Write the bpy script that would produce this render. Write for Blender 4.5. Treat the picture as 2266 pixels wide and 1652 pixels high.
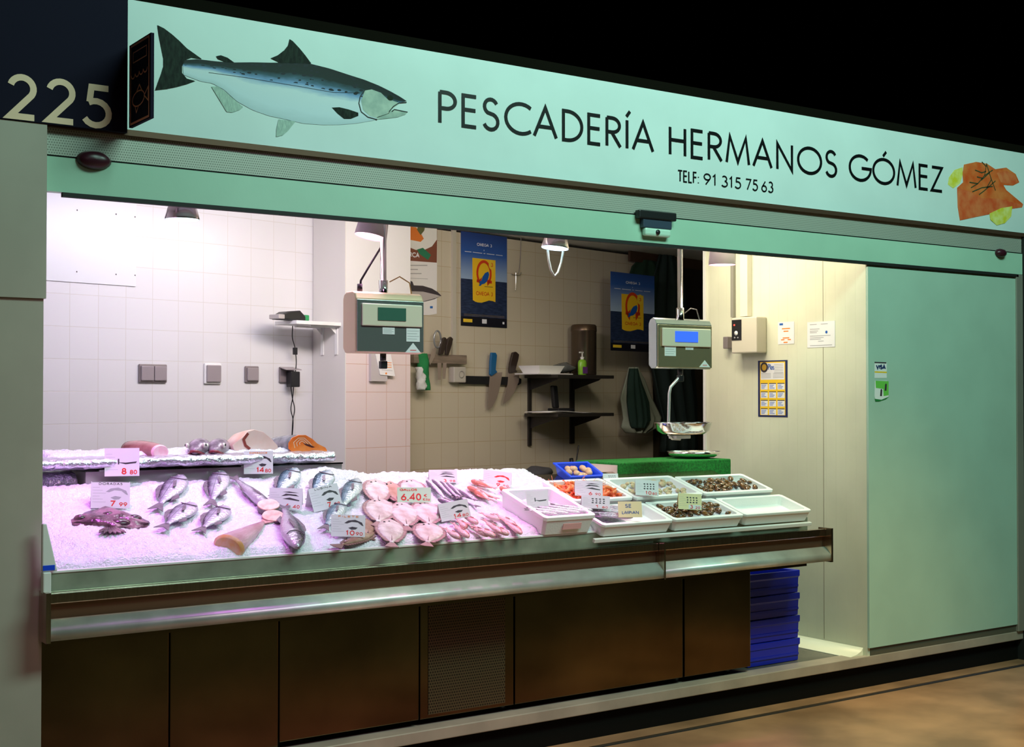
import bpy, math, random
from mathutils import Vector, Matrix, noise
random.seed(7)
SC=bpy.context.scene
for o in list(bpy.data.objects): bpy.data.objects.remove(o)
COL=SC.collection
# ---------------- camera ----------------
F=2970.; YAW=math.radians(35); PIT=math.atan(49/F); CAM=Vector((0,-4.76,1.55))
cd=bpy.data.cameras.new('camera'); cam=bpy.data.objects.new('camera',cd); COL.objects.link(cam)
cd.sensor_width=36; cd.lens=F/2266*36; cd.clip_end=100
cam.location=CAM; cam.rotation_euler=(math.pi/2+PIT,0,-YAW); SC.camera=cam
# ---------------- world, view ----------------
wd=bpy.data.worlds.new('world'); SC.world=wd; wd.use_nodes=True
wd.node_tree.nodes['Background'].inputs[0].default_value=(0,0,0,1)
wd.node_tree.nodes['Background'].inputs[1].default_value=0
SC.view_settings.view_transform='Standard'; SC.view_settings.look='None'
SC.view_settings.gamma=1; SC.view_settings.use_curve_mapping=False
SC.view_settings.exposure=0.3
# ---------------- lights ----------------
def light(kind,name,loc,tgt,power,col,size=.3,size_y=None,angle=None,blend=.6):
    l=bpy.data.lights.new(name,kind); o=bpy.data.objects.new(name,l); COL.objects.link(o)
    o.location=loc; l.energy=power; l.color=col
    if kind=='AREA':
        l.size=size
        if size_y: l.shape='RECTANGLE'; l.size_y=size_y
    else: l.shadow_soft_size=size
    if kind=='SPOT': l.spot_size=math.radians(angle); l.spot_blend=blend
    o.rotation_euler=(Vector(tgt)-Vector(loc)).to_track_quat('-Z','Y').to_euler()
    return o
# market hall lamps, high above the aisle, and an added pink fill spot
light('AREA','hall_or_fill_light',(4.2,-3.4,5.2),(4.2,0,1.9),185,(.58,1,.84),3.5,1.0)
light('SPOT','hall_or_fill_light',(1.2,-3.4,3.6),(2.7,.1,1.0),80,(1,.48,.92),.4,None,42,.9)  # added pink fill that lightens the counter and price cards
light('SPOT','hall_or_fill_light',(0.4,-3.0,3.0),(1.0,0,.9),30,(1,.84,.66),.4,None,50,.9)
# neighbouring stalls: warm pool on the floor, blue light from out of view at the far right
light('SPOT','aisle_light',(3.3,-1.4,3.3),(3.3,-.75,0),130,(1,.45,.36),.3,None,52,1)
light('SPOT','aisle_light',(5.6,-1.4,3.3),(5.6,-.75,0),210,(1,.60,.24),.3,None,56,1)
light('SPOT','aisle_light',(7.7,-1.5,1.3),(6.75,-.85,0),60,(.1,.40,1),.1,None,48,1)
# fluorescent tubes fixed inside the stall behind the header, and fish lamps
light('AREA','stall_light',(2.6,.75,2.54),(2.6,1.75,1.4),15.5,(.90,.84,1),1.3,.2)
light('AREA','stall_light',(3.7,.75,2.54),(3.8,1.9,1.3),12,(1,.84,.68),1.2,.2)
light('AREA','stall_light',(5.0,.62,2.54),(5.65,.4,1.1),11,(1,.90,.68),.9,.2)
# ---------------- helpers ----------------
Fv=Vector((math.sin(YAW)*math.cos(PIT),math.cos(YAW)*math.cos(PIT),math.sin(PIT)))
Rv=Vector((math.cos(YAW),-math.sin(YAW),0)); Uv=Rv.cross(Fv)
def at(px,py,n,d):
    """world point where the sight line of a photograph point meets the plane n.p=d"""
    v=Fv+Rv*((px-1133)/F)+Uv*((826-py)/F); n=Vector(n)
    return CAM+v*((d-n.dot(CAM))/n.dot(v))
def PY(px,py,y): return at(px,py,(0,1,0),y)
def PX(px,py,x): return at(px,py,(1,0,0),x)
def PZ(px,py,z): return at(px,py,(0,0,1),z)
WA=math.radians(76.4); WD=Vector((math.sin(WA),math.cos(WA),0)); WN=Vector((-math.cos(WA),math.sin(WA),0))
LEFT,COLM,BACK=1.27,.99,1.22
def PW(px,py,off): return at(px,py,WN,off)
SD=Vector((0,.955,.296)).normalized(); SN=Vector((0,-.296,.955)).normalized(); SO=Vector((0,-.05,.94)); SX=Vector((1,0,0))
def SL(x,s,n=0): return SO+SX*x+SD*s+SN*n
def PS(px,py,n=0): return at(px,py,SN,SN.dot(SO)+n)
def inS(p): q=p-SO; return q.x,q.dot(SD),q.dot(SN)
MATS={}
def rr4(a,b,z): return [(x,y,z) for x,y in ((-a,-b),(a,-b),(a,b),(-a,b))]
def mat(name,col,rough=.5,metal=0,var=0,vs=8,bump=0,bs=40,emit=None,es=0,spec=.5,trans=0,alpha=1,col2=None,aniso=None,sss=0,coat=0):
    if name in MATS: return MATS[name]
    m=bpy.data.materials.new(name); m.use_nodes=True; nt=m.node_tree; b=nt.nodes['Principled BSDF']
    b.inputs['Base Color'].default_value=(*col,1); b.inputs['Roughness'].default_value=rough; b.inputs['Metallic'].default_value=metal
    b.inputs['Specular IOR Level'].default_value=spec
    if coat: b.inputs['Coat Weight'].default_value=coat; b.inputs['Coat Roughness'].default_value=.08
    if sss: b.inputs['Subsurface Weight'].default_value=sss; b.inputs['Subsurface Radius'].default_value=(.02,.012,.01); b.inputs['Subsurface Scale'].default_value=.5
    if trans: b.inputs['Transmission Weight'].default_value=trans; b.inputs['IOR'].default_value=1.4
    if emit: b.inputs['Emission Color'].default_value=(*emit,1); b.inputs['Emission Strength'].default_value=es
    if var or bump or col2:
        tc=nt.nodes.new('ShaderNodeTexCoord'); mp=nt.nodes.new('ShaderNodeMapping'); nt.links.new(tc.outputs['Object'],mp.inputs[0])
        if aniso: mp.inputs['Scale'].default_value=aniso
        n=nt.nodes.new('ShaderNodeTexNoise'); n.inputs['Scale'].default_value=vs; n.inputs['Detail'].default_value=4; nt.links.new(mp.outputs[0],n.inputs[0])
        if var or col2:
            mx=nt.nodes.new('ShaderNodeMix'); mx.data_type='RGBA'
            mx.inputs[6].default_value=(*[c*(1-var) for c in col],1)
            c2=col2 or [min(1,c*(1+var)) for c in col]; mx.inputs[7].default_value=(*c2,1)
            rp=nt.nodes.new('ShaderNodeMapRange'); rp.inputs[1].default_value=.36; rp.inputs[2].default_value=.64
            nt.links.new(n.outputs[0],rp.inputs[0]); nt.links.new(rp.outputs[0],mx.inputs[0]); nt.links.new(mx.outputs[2],b.inputs['Base Color'])
        if bump:
            n2=nt.nodes.new('ShaderNodeTexNoise'); n2.inputs['Scale'].default_value=bs; n2.inputs['Detail'].default_value=3; nt.links.new(mp.outputs[0],n2.inputs[0])
            bp=nt.nodes.new('ShaderNodeBump'); bp.inputs['Strength'].default_value=bump; bp.inputs['Distance'].default_value=.01
            nt.links.new(n2.outputs[0],bp.inputs['Height']); nt.links.new(bp.outputs[0],b.inputs['Normal'])
    MATS[name]=m; return m
def nodes(m): return m.node_tree.nodes, m.node_tree.links, m.node_tree.nodes['Principled BSDF']
def mathn(N,L,op,a,b=None,c=None):
    q=N.new('ShaderNodeMath'); q.operation=op
    for i,v in enumerate((a,b,c)):
        if v is None: continue
        if isinstance(v,(int,float)): q.inputs[i].default_value=v
        else: L.new(v,q.inputs[i])
    return q.outputs[0]
def tilemat(name,col,grout,w,h,rough=.25,mortar=.012):
    m=mat(name,col,rough); N,L,b=nodes(m)
    tc=N.new('ShaderNodeTexCoord'); sp=N.new('ShaderNodeSeparateXYZ'); cb=N.new('ShaderNodeCombineXYZ')
    L.new(tc.outputs['Object'],sp.inputs[0]); L.new(sp.outputs[0],cb.inputs[0]); L.new(sp.outputs[2],cb.inputs[1])
    br=N.new('ShaderNodeTexBrick'); br.offset=0; br.inputs['Scale'].default_value=1; br.inputs['Brick Width'].default_value=w; br.inputs['Row Height'].default_value=h
    br.inputs['Mortar Size'].default_value=w*mortar; br.inputs['Mortar Smooth'].default_value=.4
    br.inputs['Color1'].default_value=(*col,1); br.inputs['Color2'].default_value=(*[c*.97 for c in col],1); br.inputs['Mortar'].default_value=(*grout,1)
    L.new(cb.outputs[0],br.inputs[0]); L.new(br.outputs[0],b.inputs['Base Color'])
    bp=N.new('ShaderNodeBump'); bp.inputs['Strength'].default_value=.3; bp.inputs['Distance'].default_value=.002; bp.invert=True
    L.new(br.outputs[1],bp.inputs['Height']); L.new(bp.outputs[0],b.inputs['Normal']); return m
class MB:
    def __init__(s): s.v=[]; s.f=[]; s.m=[]; s.sm=[]; s.uv={}; s.i=0; s.s=False
    def face(s,ids,mi=None,sm=None): s.f.append(tuple(ids)); s.m.append(s.i if mi is None else mi); s.sm.append(s.s if sm is None else sm)
    def add(s,vs): k=len(s.v); s.v+= [tuple(v) for v in vs]; return k
    def obox(s,o,a,b,c,sm=False):
        """box from corner o along vectors a,b,c"""
        o,a,b,c=map(Vector,(o,a,b,c)); k=s.add([o,o+a,o+a+b,o+b,o+c,o+a+c,o+a+b+c,o+b+c])
        flip=a.cross(b).dot(c)<0
        for q in ((3,2,1,0),(4,5,6,7),(0,1,5,4),(1,2,6,5),(2,3,7,6),(3,0,4,7)):
            q=[k+i for i in q]; s.face(q[::-1] if flip else q,sm=sm)
        return s
    def box(s,x0,x1,y0,y1,z0,z1): return s.obox((x0,y0,z0),(x1-x0,0,0),(0,y1-y0,0),(0,0,z1-z0))
    def prism(s,pts,n,t,back=False):
        """polygon pts (3d) raised by t along n"""
        n=Vector(n); pts=[Vector(p) for p in pts]
        a=Vector((0,0,0))
        for i in range(len(pts)): a+=pts[i].cross(pts[(i+1)%len(pts)])
        if a.dot(n)<0: pts=pts[::-1]
        m=len(pts); k=s.add([p+n*t for p in pts]+pts); s.face(range(k,k+m),sm=False)
        for i in range(m): j=(i+1)%m; s.face((k+i,k+m+i,k+m+j,k+j),sm=False)
        if back: s.face([k+m+i for i in range(m)][::-1],sm=False)
        return s
    def rings(s,R,cap0=True,cap1=True,m0=None,m1=None,closed=True):
        """loft a list of rings"""
        n=len(R[0]); ks=[s.add(r) for r in R]
        for a,b in zip(ks,ks[1:]):
            for i in range(n if closed else n-1):
                j=(i+1)%n; s.face((a+i,a+j,b+j,b+i),sm=True)
        if cap0: s.face([ks[0]+i for i in range(n)][::-1],mi=m0,sm=False)
        if cap1: s.face([ks[-1]+i for i in range(n)],mi=m1,sm=False)
        return s
    def tube(s,P,r,n=10,cap=True):
        P=[Vector(p) for p in P]; rs=r if isinstance(r,(list,tuple)) else [r]*len(P); R=[]
        T=(P[1]-P[0]).normalized(); X=T.orthogonal().normalized()
        for i,p in enumerate(P):
            t=(P[min(i+1,len(P)-1)]-P[max(i-1,0)]).normalized()
            X=(X-t*X.dot(t)).normalized(); Y=t.cross(X)
            R.append([p+(X*math.cos(a)+Y*math.sin(a))*rs[i] for a in [2*math.pi*k/n for k in range(n)]])
        return s.rings(R,cap,cap)
    def lathe(s,prof,c=(0,0,0),n=24,ax=None,cap0=False,cap1=False):
        c=Vector(c); Z=Vector(ax or (0,0,1)).normalized(); X=Z.orthogonal().normalized(); Y=Z.cross(X)
        return s.rings([[c+Z*z+(X*math.cos(a)+Y*math.sin(a))*r for a in [2*math.pi*k/n for k in range(n)]] for r,z in prof],cap0,cap1)
    def ball(s,c,rx,ry=None,rz=None,n=12,m=8,M=None):
        ry=ry or rx; rz=rz or rx; c=Vector(c); R=[]
        for j in range(m+1):
            t=math.pi*(j+.02)/(m+.04) ; R.append([(M or Matrix())@Vector((rx*math.sin(t)*math.cos(a),ry*math.sin(t)*math.sin(a),-rz*math.cos(t)))+c for a in [2*math.pi*k/n for k in range(n)]])
        return s.rings(R)
    def build(s,name,mats,parent=None,M=None,label=None):
        me=bpy.data.meshes.new(name); me.from_pydata(s.v,[],s.f)
        for m in (mats if isinstance(mats,(list,tuple)) else [mats]): me.materials.append(m)
        me.polygons.foreach_set('material_index',s.m); me.polygons.foreach_set('use_smooth',s.sm); me.update()
        if s.uv:
            l=me.uv_layers.new(name='UVMap')
            for lp in me.loops: l.data[lp.index].uv=s.uv.get(lp.vertex_index,(0,0))
        o=bpy.data.objects.new(name,me); COL.objects.link(o)
        if parent: o.parent=parent
        if M is not None: o.matrix_local=M
        if label: o['label']=label
        return o
def bevel(o,w=.003,seg=2):
    b=o.modifiers.new('bevel','BEVEL'); b.width=w; b.segments=seg; b.limit_method='ANGLE'; b.angle_limit=math.radians(40); return o
def tag(o,label,cat,group=None,kind=None):
    o['label']=label; o['category']=cat
    if group: o['group']=group
    if kind: o['kind']=kind
    return o
def struct(o): o['kind']='structure'; return o
def thing(name,label,cat,loc=(0,0,0),group=None,M=None):
    o=bpy.data.objects.new(name,None); o.empty_display_size=.05; COL.objects.link(o)
    if M is not None: o.matrix_basis=M
    else: o.location=loc
    return tag(o,label,cat,group)
def frame(o,x,y,z):
    x,y,z=[Vector(q).normalized() for q in (x,y,z)]
    return Matrix(((x.x,y.x,z.x,o[0]),(x.y,y.y,z.y,o[1]),(x.z,y.z,z.z,o[2]),(0,0,0,1)))
def copytree(o,M=None,parent=None):
    c=o.copy(); COL.objects.link(c)
    if parent: c.parent=parent
    if M is not None: c.matrix_basis=M
    for ch in list(o.children): copytree(ch,None,c)
    return c
# ---------------- single-line lettering (geometric sans capitals) ----------------
def arc(cx,cy,rx,ry,a0,a1,n=14):
    return [(cx+rx*math.cos(math.radians(a0+(a1-a0)*i/n)),cy+ry*math.sin(math.radians(a0+(a1-a0)*i/n))) for i in range(n+1)]
GL={
'P':(.52,[[(.04,0),(.04,1)],[(.04,1),(.22,1)]+arc(.22,.74,.26,.26,90,-90)+[(.04,.48)]]),
'E':(.46,[[(.42,1),(.04,1),(.04,0),(.42,0)],[(.04,.54),(.40,.54)]]),
'S':(.50,[arc(.25,.76,.19,.24,25,240,12)+arc(.25,.26,.21,.26,70,-160,12)]),
'C':(.78,[arc(.52,.5,.47,.5,50,310,22)]),
'A':(.74,[[(0,0),(.35,1),(.70,0)],[(.12,.34),(.58,.34)]]),
'D':(.68,[[(.04,0),(.04,1),(.18,1)]+arc(.18,.5,.46,.5,90,-90,18)+[(.04,0)]]),
'R':(.54,[[(.04,0),(.04,1)],[(.04,1),(.22,1)]+arc(.22,.75,.25,.25,90,-90)+[(.04,.5)],[(.20,.5),(.50,0)]]),
'I':(.10,[[(.04,0),(.04,1)]]),
'Í':(.10,[[(.04,0),(.04,1)],[(.02,1.13),(.14,1.33)]]),
'H':(.62,[[(.04,0),(.04,1)],[(.56,0),(.56,1)],[(.04,.54),(.56,.54)]]),
'M':(.86,[[(0,0),(.12,1),(.42,.06),(.72,1),(.84,0)]]),
'N':(.70,[[(.04,0),(.04,1),(.62,0),(.62,1)]]),
'O':(.98,[arc(.49,.5,.47,.5,90,450,30)]),
'Ó':(.98,[arc(.49,.5,.47,.5,90,450,30),[(.46,1.13),(.60,1.33)]]),
'G':(.92,[arc(.5,.5,.46,.5,45,360,24)+[(.56,.5)]]),
'Z':(.56,[[(.04,1),(.52,1),(.02,0),(.52,0)]]),
'T':(.5,[[(0,1),(.5,1)],[(.25,0),(.25,1)]]),
'L':(.42,[[(.04,1),(.04,0),(.40,0)]]),
'F':(.44,[[(.40,1),(.04,1),(.04,0)],[(.04,.54),(.38,.54)]]),
'V':(.66,[[(0,1),(.32,0),(.64,1)]]),
'B':(.54,[[(.04,0),(.04,1),(.22,1)]+arc(.22,.77,.22,.23,90,-90)+[(.04,.54)],[(.04,.54),(.24,.54)]+arc(.24,.27,.25,.27,90,-90)+[(.04,0)]]),
'U':(.6,[[(.04,1),(.04,.3)]+arc(.29,.28,.25,.28,180,360)+[(.54,1)]]),
'0':(.58,[arc(.28,.5,.24,.5,90,450,24)]),
'1':(.34,[[(.02,.8),(.18,1),(.18,0)]]),
'2':(.60,[arc(.28,.72,.24,.28,165,-35,14)+[(.04,0),(.54,0)]]),
'3':(.58,[arc(.26,.76,.21,.24,140,-80,12),arc(.26,.27,.26,.27,80,-150,14)]),
'4':(.62,[[(.44,0),(.44,1),(.02,.28),(.58,.28)]]),
'5':(.58,[[(.50,1),(.16,1),(.12,.60)],arc(.25,.32,.26,.32,124,-150,14)]),
'6':(.58,[[(.40,1),(.07,.44)]+arc(.28,.28,.25,.28,150,510,20)]),
'7':(.56,[[(.02,1),(.52,1),(.16,0)]]),
'8':(.56,[arc(.27,.75,.20,.25,-90,270,18),arc(.27,.25,.25,.25,90,450,18)]),
'9':(.58,[[(.16,0),(.49,.56)]+arc(.28,.72,.25,.28,-30,330,20)]),
':':(.16,[[(.05,.02),(.05,.1)],[(.05,.55),(.05,.63)]]),
',':(.18,[[(.1,.08),(.03,-.14)]]),'.':(.16,[[(.05,.0),(.05,.08)]]),
'€':(.6,[arc(.4,.5,.26,.46,50,310),[(.02,.6),(.4,.6)],[(.02,.42),(.38,.42)]]),
'i':(.1,[[(.04,0),(.04,.62)],[(.04,.8),(.04,.9)]]),'l':(.14,[[(.04,0),(.04,1)]]),
'o':(.48,[arc(.22,.3,.19,.3,90,450,16)]),'e':(.48,[[(.05,.3),(.40,.3)]+arc(.22,.3,.19,.3,0,310,16)]),
'a':(.48,[arc(.21,.3,.18,.3,0,360,16),[(.41,.6),(.41,0)]]),'s':(.38,[arc(.17,.45,.13,.15,30,260,8)+arc(.17,.15,.14,.15,80,-150,8)]),
'K':(.54,[[(.04,0),(.04,1)],[(.48,1),(.06,.45),(.5,0)]]),
'Q':(.98,[arc(.49,.5,.47,.5,90,450,30),[(.6,.25),(.92,-.05)]]),
' ':(.36,[]),
}
def stroke(mb,pts,O,U,V,Nn,w,t,sc=(1,1)):
    P=[Vector((p[0]*sc[0],p[1]*sc[1])) for p in pts]
    Q=[P[0]]
    for p in P[1:]:
        if (p-Q[-1]).length>1e-5: Q.append(p)
    P=Q
    if len(P)<2: return
    clo=(P[0]-P[-1]).length<1e-4; L=[];R=[]
    for i in range(len(P)):
        if clo: a=P[i-1] if i else P[-2]; b=P[i+1] if i<len(P)-1 else P[1]
        else: a=P[max(i-1,0)]; b=P[min(i+1,len(P)-1)]
        d1=(P[i]-a); d2=(b-P[i])
        if d1.length<1e-6: d1=d2
        if d2.length<1e-6: d2=d1
        d1=d1.normalized(); d2=d2.normalized(); n1=Vector((-d1.y,d1.x)); n2=Vector((-d2.y,d2.x)); n=n1+n2
        if n.length<1e-3: n=n1
        n=n.normalized(); k=1/max(.38,n.dot(n1)); L.append(P[i]+n*w/2*k); R.append(P[i]-n*w/2*k)
    O,U,V,Nn=map(Vector,(O,U,V,Nn)); W=lambda q:O+U*q.x+V*q.y+Nn*t
    k=mb.add([W(q) for q in L]+[W(q) for q in R]); m=len(L); up=U.cross(V).dot(Nn)>0
    for i in range(m-1):
        q=(k+i,k+m+i,k+m+i+1,k+i+1); mb.face(q if up else q[::-1],sm=False)
def text(mb,s,O,U,V,Nn,h,w,t=.001,sx=1,gap=.14,fit=None):
    """s drawn from O along U; h cap height, w stroke width, fit = total width"""
    tot=sum(GL[c][0]+gap for c in s)-gap; h=h-w; O=Vector(O)+Vector(V)*(w/2)
    if fit: sx=fit/(tot*h)
    x=0
    for c in s:
        for k_,pl in enumerate(GL[c][1]): stroke(mb,[(p[0]+x,p[1]) for p in pl],O,U,V,Nn,w,t+.00025*k_,(h*sx,h))
        x+=GL[c][0]+gap
class Sheet:
    """a flat print: points given as (u,v) metres on the sheet, or photo points on its plane"""
    def __init__(s,O,U,V,Nn): s.O,s.U,s.V,s.N=map(Vector,(O,U,V,Nn)); s.mb=MB(); s.mats=[]
    def mi(s,m):
        if m not in s.mats: s.mats.append(m)
        s.mb.i=s.mats.index(m)
    def p(s,q): return s.O+s.U*q[0]+s.V*q[1]
    def poly(s,m,pts,lift,base=None): s.mi(m); b=0 if base is None else base; s.mb.prism([s.p(q)+s.N*b for q in pts],s.N,lift-b,back=(base is not None and base==0))
    def rect(s,m,x0,y0,x1,y1,lift,base=None): s.poly(m,[(x0,y0),(x1,y0),(x1,y1),(x0,y1)],lift,base)
    def disc(s,m,x,y,r,lift,ry=None): s.poly(m,[(x+r*math.cos(a*math.pi/12),y+(ry or r)*math.sin(a*math.pi/12)) for a in range(24)],lift,lift-.0004)
    def line(s,m,pts,w,lift): s.mi(m); stroke(s.mb,pts,s.O,s.U,s.V,s.N,w,lift)
    def text(s,m,t,x,y,h,w,lift,fit=None,gap=.14): s.mi(m); text(s.mb,t,s.p((x,y)),s.U,s.V,s.N,h,w,lift,fit=fit,gap=gap)
    def build(s,name,parent=None): return s.mb.build(name,s.mats,parent)
# ---------------- materials ----------------
M_fascia=mat('fascia_white',(.72,.84,.84),.24,var=.03,vs=3,spec=.6)
M_box=mat('shutter_box_paint',(.42,.66,.52),.35,var=.05,vs=2,bump=.05,bs=30)
M_bronze=mat('bronze_trim',(.16,.09,.06),.4,metal=.6)
M_black=mat('black_plastic',(.012,.012,.014),.4)
M_rub=mat('black_rubber',(.01,.01,.01),.7)
M_ink=mat('black_lettering',(.004,.005,.006),.35)
M_navy=mat('navy_panel',(.010,.008,.022),.8,spec=.12)
M_beige=mat('beige_lettering',(.95,.62,.44),.45)
M_pillar=mat('pillar_paint',(.44,.37,.32),.5,var=.06,vs=3)
M_steel=mat('brushed_steel',(.48,.40,.32),.22,metal=1,var=.12,vs=5,bump=.04,bs=8,aniso=(30,30,1))
M_steeld=mat('cabinet_steel',(.125,.09,.05),.13,metal=1,var=.2,vs=2.2,bump=.05,bs=5)
M_chrome=mat('chrome',(.75,.72,.70),.12,metal=1)
M_alu=mat('aluminium',(.42,.40,.35),.4,metal=.5,var=.05,vs=4)
M_white=mat('white_plastic',(.82,.82,.80),.35)
M_styro=mat('polystyrene',(.90,.90,.88),.55,bump=.12,bs=160)
M_ice=mat('crushed_ice',(.84,.82,.92),.25,var=.05,vs=45,bump=.9,bs=130,spec=.7)
M_foil=mat('foil',(.72,.70,.78),.3,metal=.85,bump=1,bs=45)
M_paper=mat('white_paper',(.82,.81,.82),.6)
M_red=mat('red_ink',(.75,.03,.03),.5)
M_orange=mat('orange_ink',(.90,.25,.02),.5)
M_dark=mat('dark_ink',(.05,.04,.05),.5)
M_grey=mat('grey_ink',(.42,.42,.44),.5)
M_yel=mat('yellow_print',(.90,.62,.04),.45)
M_gplate=mat('grey_plate',(.22,.19,.19),.35)
M_gkey=mat('grey_key',(.32,.28,.29),.3)
M_floor=mat('hall_floor',(.34,.19,.10),.30,var=.3,vs=2.4,bump=.06,bs=6)
M_sfloor=mat('stall_floor',(.11,.10,.08),.35,var=.2,vs=4)
M_grass=mat('green_turf',(.01,.24,.03),.9,var=.35,vs=90,bump=1,bs=300)
M_blue=mat('blue_crate',(.008,.02,.42),.3)
M_blueb=mat('blue_tub',(.01,.07,.80),.35)
M_wood=mat('knife_handle',(.03,.018,.014),.4)
M_blade=mat('blade_steel',(.40,.32,.27),.3,metal=.35)
M_green=mat('green_cloth',(.01,.22,.06),.8,bump=.3,bs=20)
M_dcloth=mat('dark_cloth',(.008,.022,.02),.85,bump=.4,bs=14)
M_gcloth=mat('grey_cloth',(.30,.34,.27),.85,bump=.4,bs=14)
M_dshelf=mat('dark_shelf',(.05,.045,.04),.4,metal=.5)
M_wall=tilemat('left_wall_tiles',(.74,.74,.75),(.64,.62,.58),.155,.157)
M_colt=tilemat('column_tiles',(.74,.62,.62),(.60,.38,.30),.155,.157,mortar=.012)
M_back=tilemat('back_wall_tiles',(.62,.56,.44),(.50,.40,.26),.15,.157,mortar=.014)
M_colp=mat('column_plaster',(.70,.70,.70),.5)
M_door=mat('cold_room_panel',(.42,.60,.50),.35,var=.04,vs=3)
M_ceil=mat('ceiling_white',(.75,.75,.73),.6)
def groovemat():
    m=mat('side_wall_panel',(.72,.73,.56),.35,var=.05,vs=3); N,L,b=nodes(m)
    tc=N.new('ShaderNodeTexCoord'); sp=N.new('ShaderNodeSeparateXYZ'); L.new(tc.outputs['Object'],sp.inputs[0])
    fr=mathn(N,L,'FRACT',mathn(N,L,'DIVIDE',sp.outputs[1],.07)); g=mathn(N,L,'LESS_THAN',fr,.06)
    bp=N.new('ShaderNodeBump'); bp.invert=True; bp.inputs['Strength'].default_value=.6; bp.inputs['Distance'].default_value=.003; L.new(g,bp.inputs['Height']); L.new(bp.outputs[0],b.inputs['Normal']); return m
M_side=groovemat()
def dotmat(name,col,hole,pitch,r):
    m=mat(name,col,.35,metal=.3); N,L,b=nodes(m)
    tc=N.new('ShaderNodeTexCoord'); sp=N.new('ShaderNodeSeparateXYZ'); L.new(tc.outputs['Object'],sp.inputs[0])
    u=mathn(N,L,'DIVIDE',sp.outputs[0],pitch); v=mathn(N,L,'DIVIDE',sp.outputs[2],pitch)
    fx=mathn(N,L,'SUBTRACT',mathn(N,L,'FRACT',mathn(N,L,'ADD',u,mathn(N,L,'MULTIPLY',mathn(N,L,'FLOOR',v),.5))),.5)
    fy=mathn(N,L,'SUBTRACT',mathn(N,L,'FRACT',v),.5)
    d=mathn(N,L,'ADD',mathn(N,L,'MULTIPLY',fx,fx),mathn(N,L,'MULTIPLY',fy,fy)); g=mathn(N,L,'LESS_THAN',d,r*r)
    mx=N.new('ShaderNodeMix'); mx.data_type='RGBA'; mx.inputs[6].default_value=(*col,1); mx.inputs[7].default_value=(*hole,1); L.new(g,mx.inputs[0]); L.new(mx.outputs[2],b.inputs['Base Color']); return m
M_perf=dotmat('perforated_metal',(.56,.58,.52),(.26,.28,.24),.009,.3)
M_grille=dotmat('perforated_grille',(.10,.07,.035),(.01,.008,.005),.012,.33)
# ================= SETTING =================
struct(MB().box(-6,14,-6.5,3.6,-.1,0).build('floor',M_floor))
fs=MB().box(1.25,7.1,.05,3.6,0.001,.168); struct(fs.build('floor_stall',M_sfloor)) 
st=MB(); st.box(1.25,7.12,-.005,.10,.122,.172); struct(bevel(st.build('trim_1',mat('step_edge',(.50,.42,.34),.45,metal=.35,var=.12,vs=5)),.004))
struct(MB().box(1.25,7.1,.03,.049,0,.121).build('trim_2',mat('plinth_shade',(.006,.005,.004),.9,spec=.1)))  # plinth; shade of the recess under the step is put into its black
# gutter rail in the aisle floor
g0=PZ(1302,1652,0); g1=PZ(2266,1474,0); gy=(g0.y+g1.y)/2
gm=MB(); gm.box(1.2,9,gy-.004,gy+.006,.0005,.006)
struct(gm.build('trim_3',mat('gutter_steel',(.45,.40,.34),.35,metal=1)))
struct(MB().box(1.2,9,gy-.016,gy-.0045,.0003,.0012).build('trim_4',M_rub))
# left pillar
pm=MB(); pm.box(.5,1.332,-.035,.30,0,1.885); pm.box(.5,1.338,-.045,.30,1.885,2.488)
struct(pm.build('wall_pillar',M_pillar))
struct(MB().box(1.25,1.30,.31,1.63,.169,2.58).build('wall_left_side',M_colp))
# interior walls
def wallbox(name,off,pa,pb,z0,z1,m,t=.08):
    a=PW(pa,800,off); b=PW(pb,800,off); a=Vector((a.x,a.y,0)); L=(b-a).dot(WD)
    M=frame(a,WD,WN,(0,0,1)); o=MB().box(0,L,0,t,z0,z1).build(name,m,M=M); return struct(o)
wallbox('wall_left',LEFT,20,700,.169,2.58,M_wall)
c0=PW(765,800,COLM); c1=PW(908,800,COLM); cw=(c1-c0).dot(WD)
cM=frame((c0.x,c0.y,0),WD,WN,(0,0,1))
zt=PW(830,782,COLM).z
cb=MB(); cb.box(.002,cw,0,.40,.169,zt); struct(cb.build('wall_column',M_colt,M=cM))
cb=MB(); cb.box(.002,cw,0,.40,zt,2.58); struct(cb.build('wall_column_top',M_colp,M=cM))
cb=MB(); cb.box(-.004,.0019,.0,.275,.169,2.58); struct(cb.build('wall_column_side',mat('column_side',(.72,.70,.66),.45),M=cM))
wallbox('wall_back',BACK,860,1445,.169,2.58,M_back)
wallbox('wall_back_dark',BACK+.02,1440,1640,.169,2.58,mat('dark_door_panel',(.075,.06,.04),.5,var=.2,vs=3))
XR=5.632
struct(MB().box(XR,XR+.07,.002,1.225,.169,2.58).build('wall_right',M_side))
sy=PX(1823,1000,XR).y; struct(MB().box(XR-.0008,XR,sy,sy+.003,.22,2.58).build('trim_12',mat('panel_seam',(.25,.22,.14),.6)))
struct(MB().box(XR-.012,XR+.075,1.226,1.245,.169,2.58).build('trim_5',M_white))
cv=MB(); k=8
R=[]
for y in (.03,1.22):
    R.append([(XR-.001,y,.1685),(XR-.105,y,.1685),(XR-.10,y,.172),(XR-.05,y,.180),(XR-.015,y,.195),(XR-.001,y,.212)])
cv.rings(R); cv.s=False
struct(cv.build('baseboard_right',mat('baseboard_cream',(.80,.78,.62),.4)))
struct(MB().box(1.25,9.0,.14,3.6,2.60,2.66).build('ceiling',M_ceil))
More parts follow.
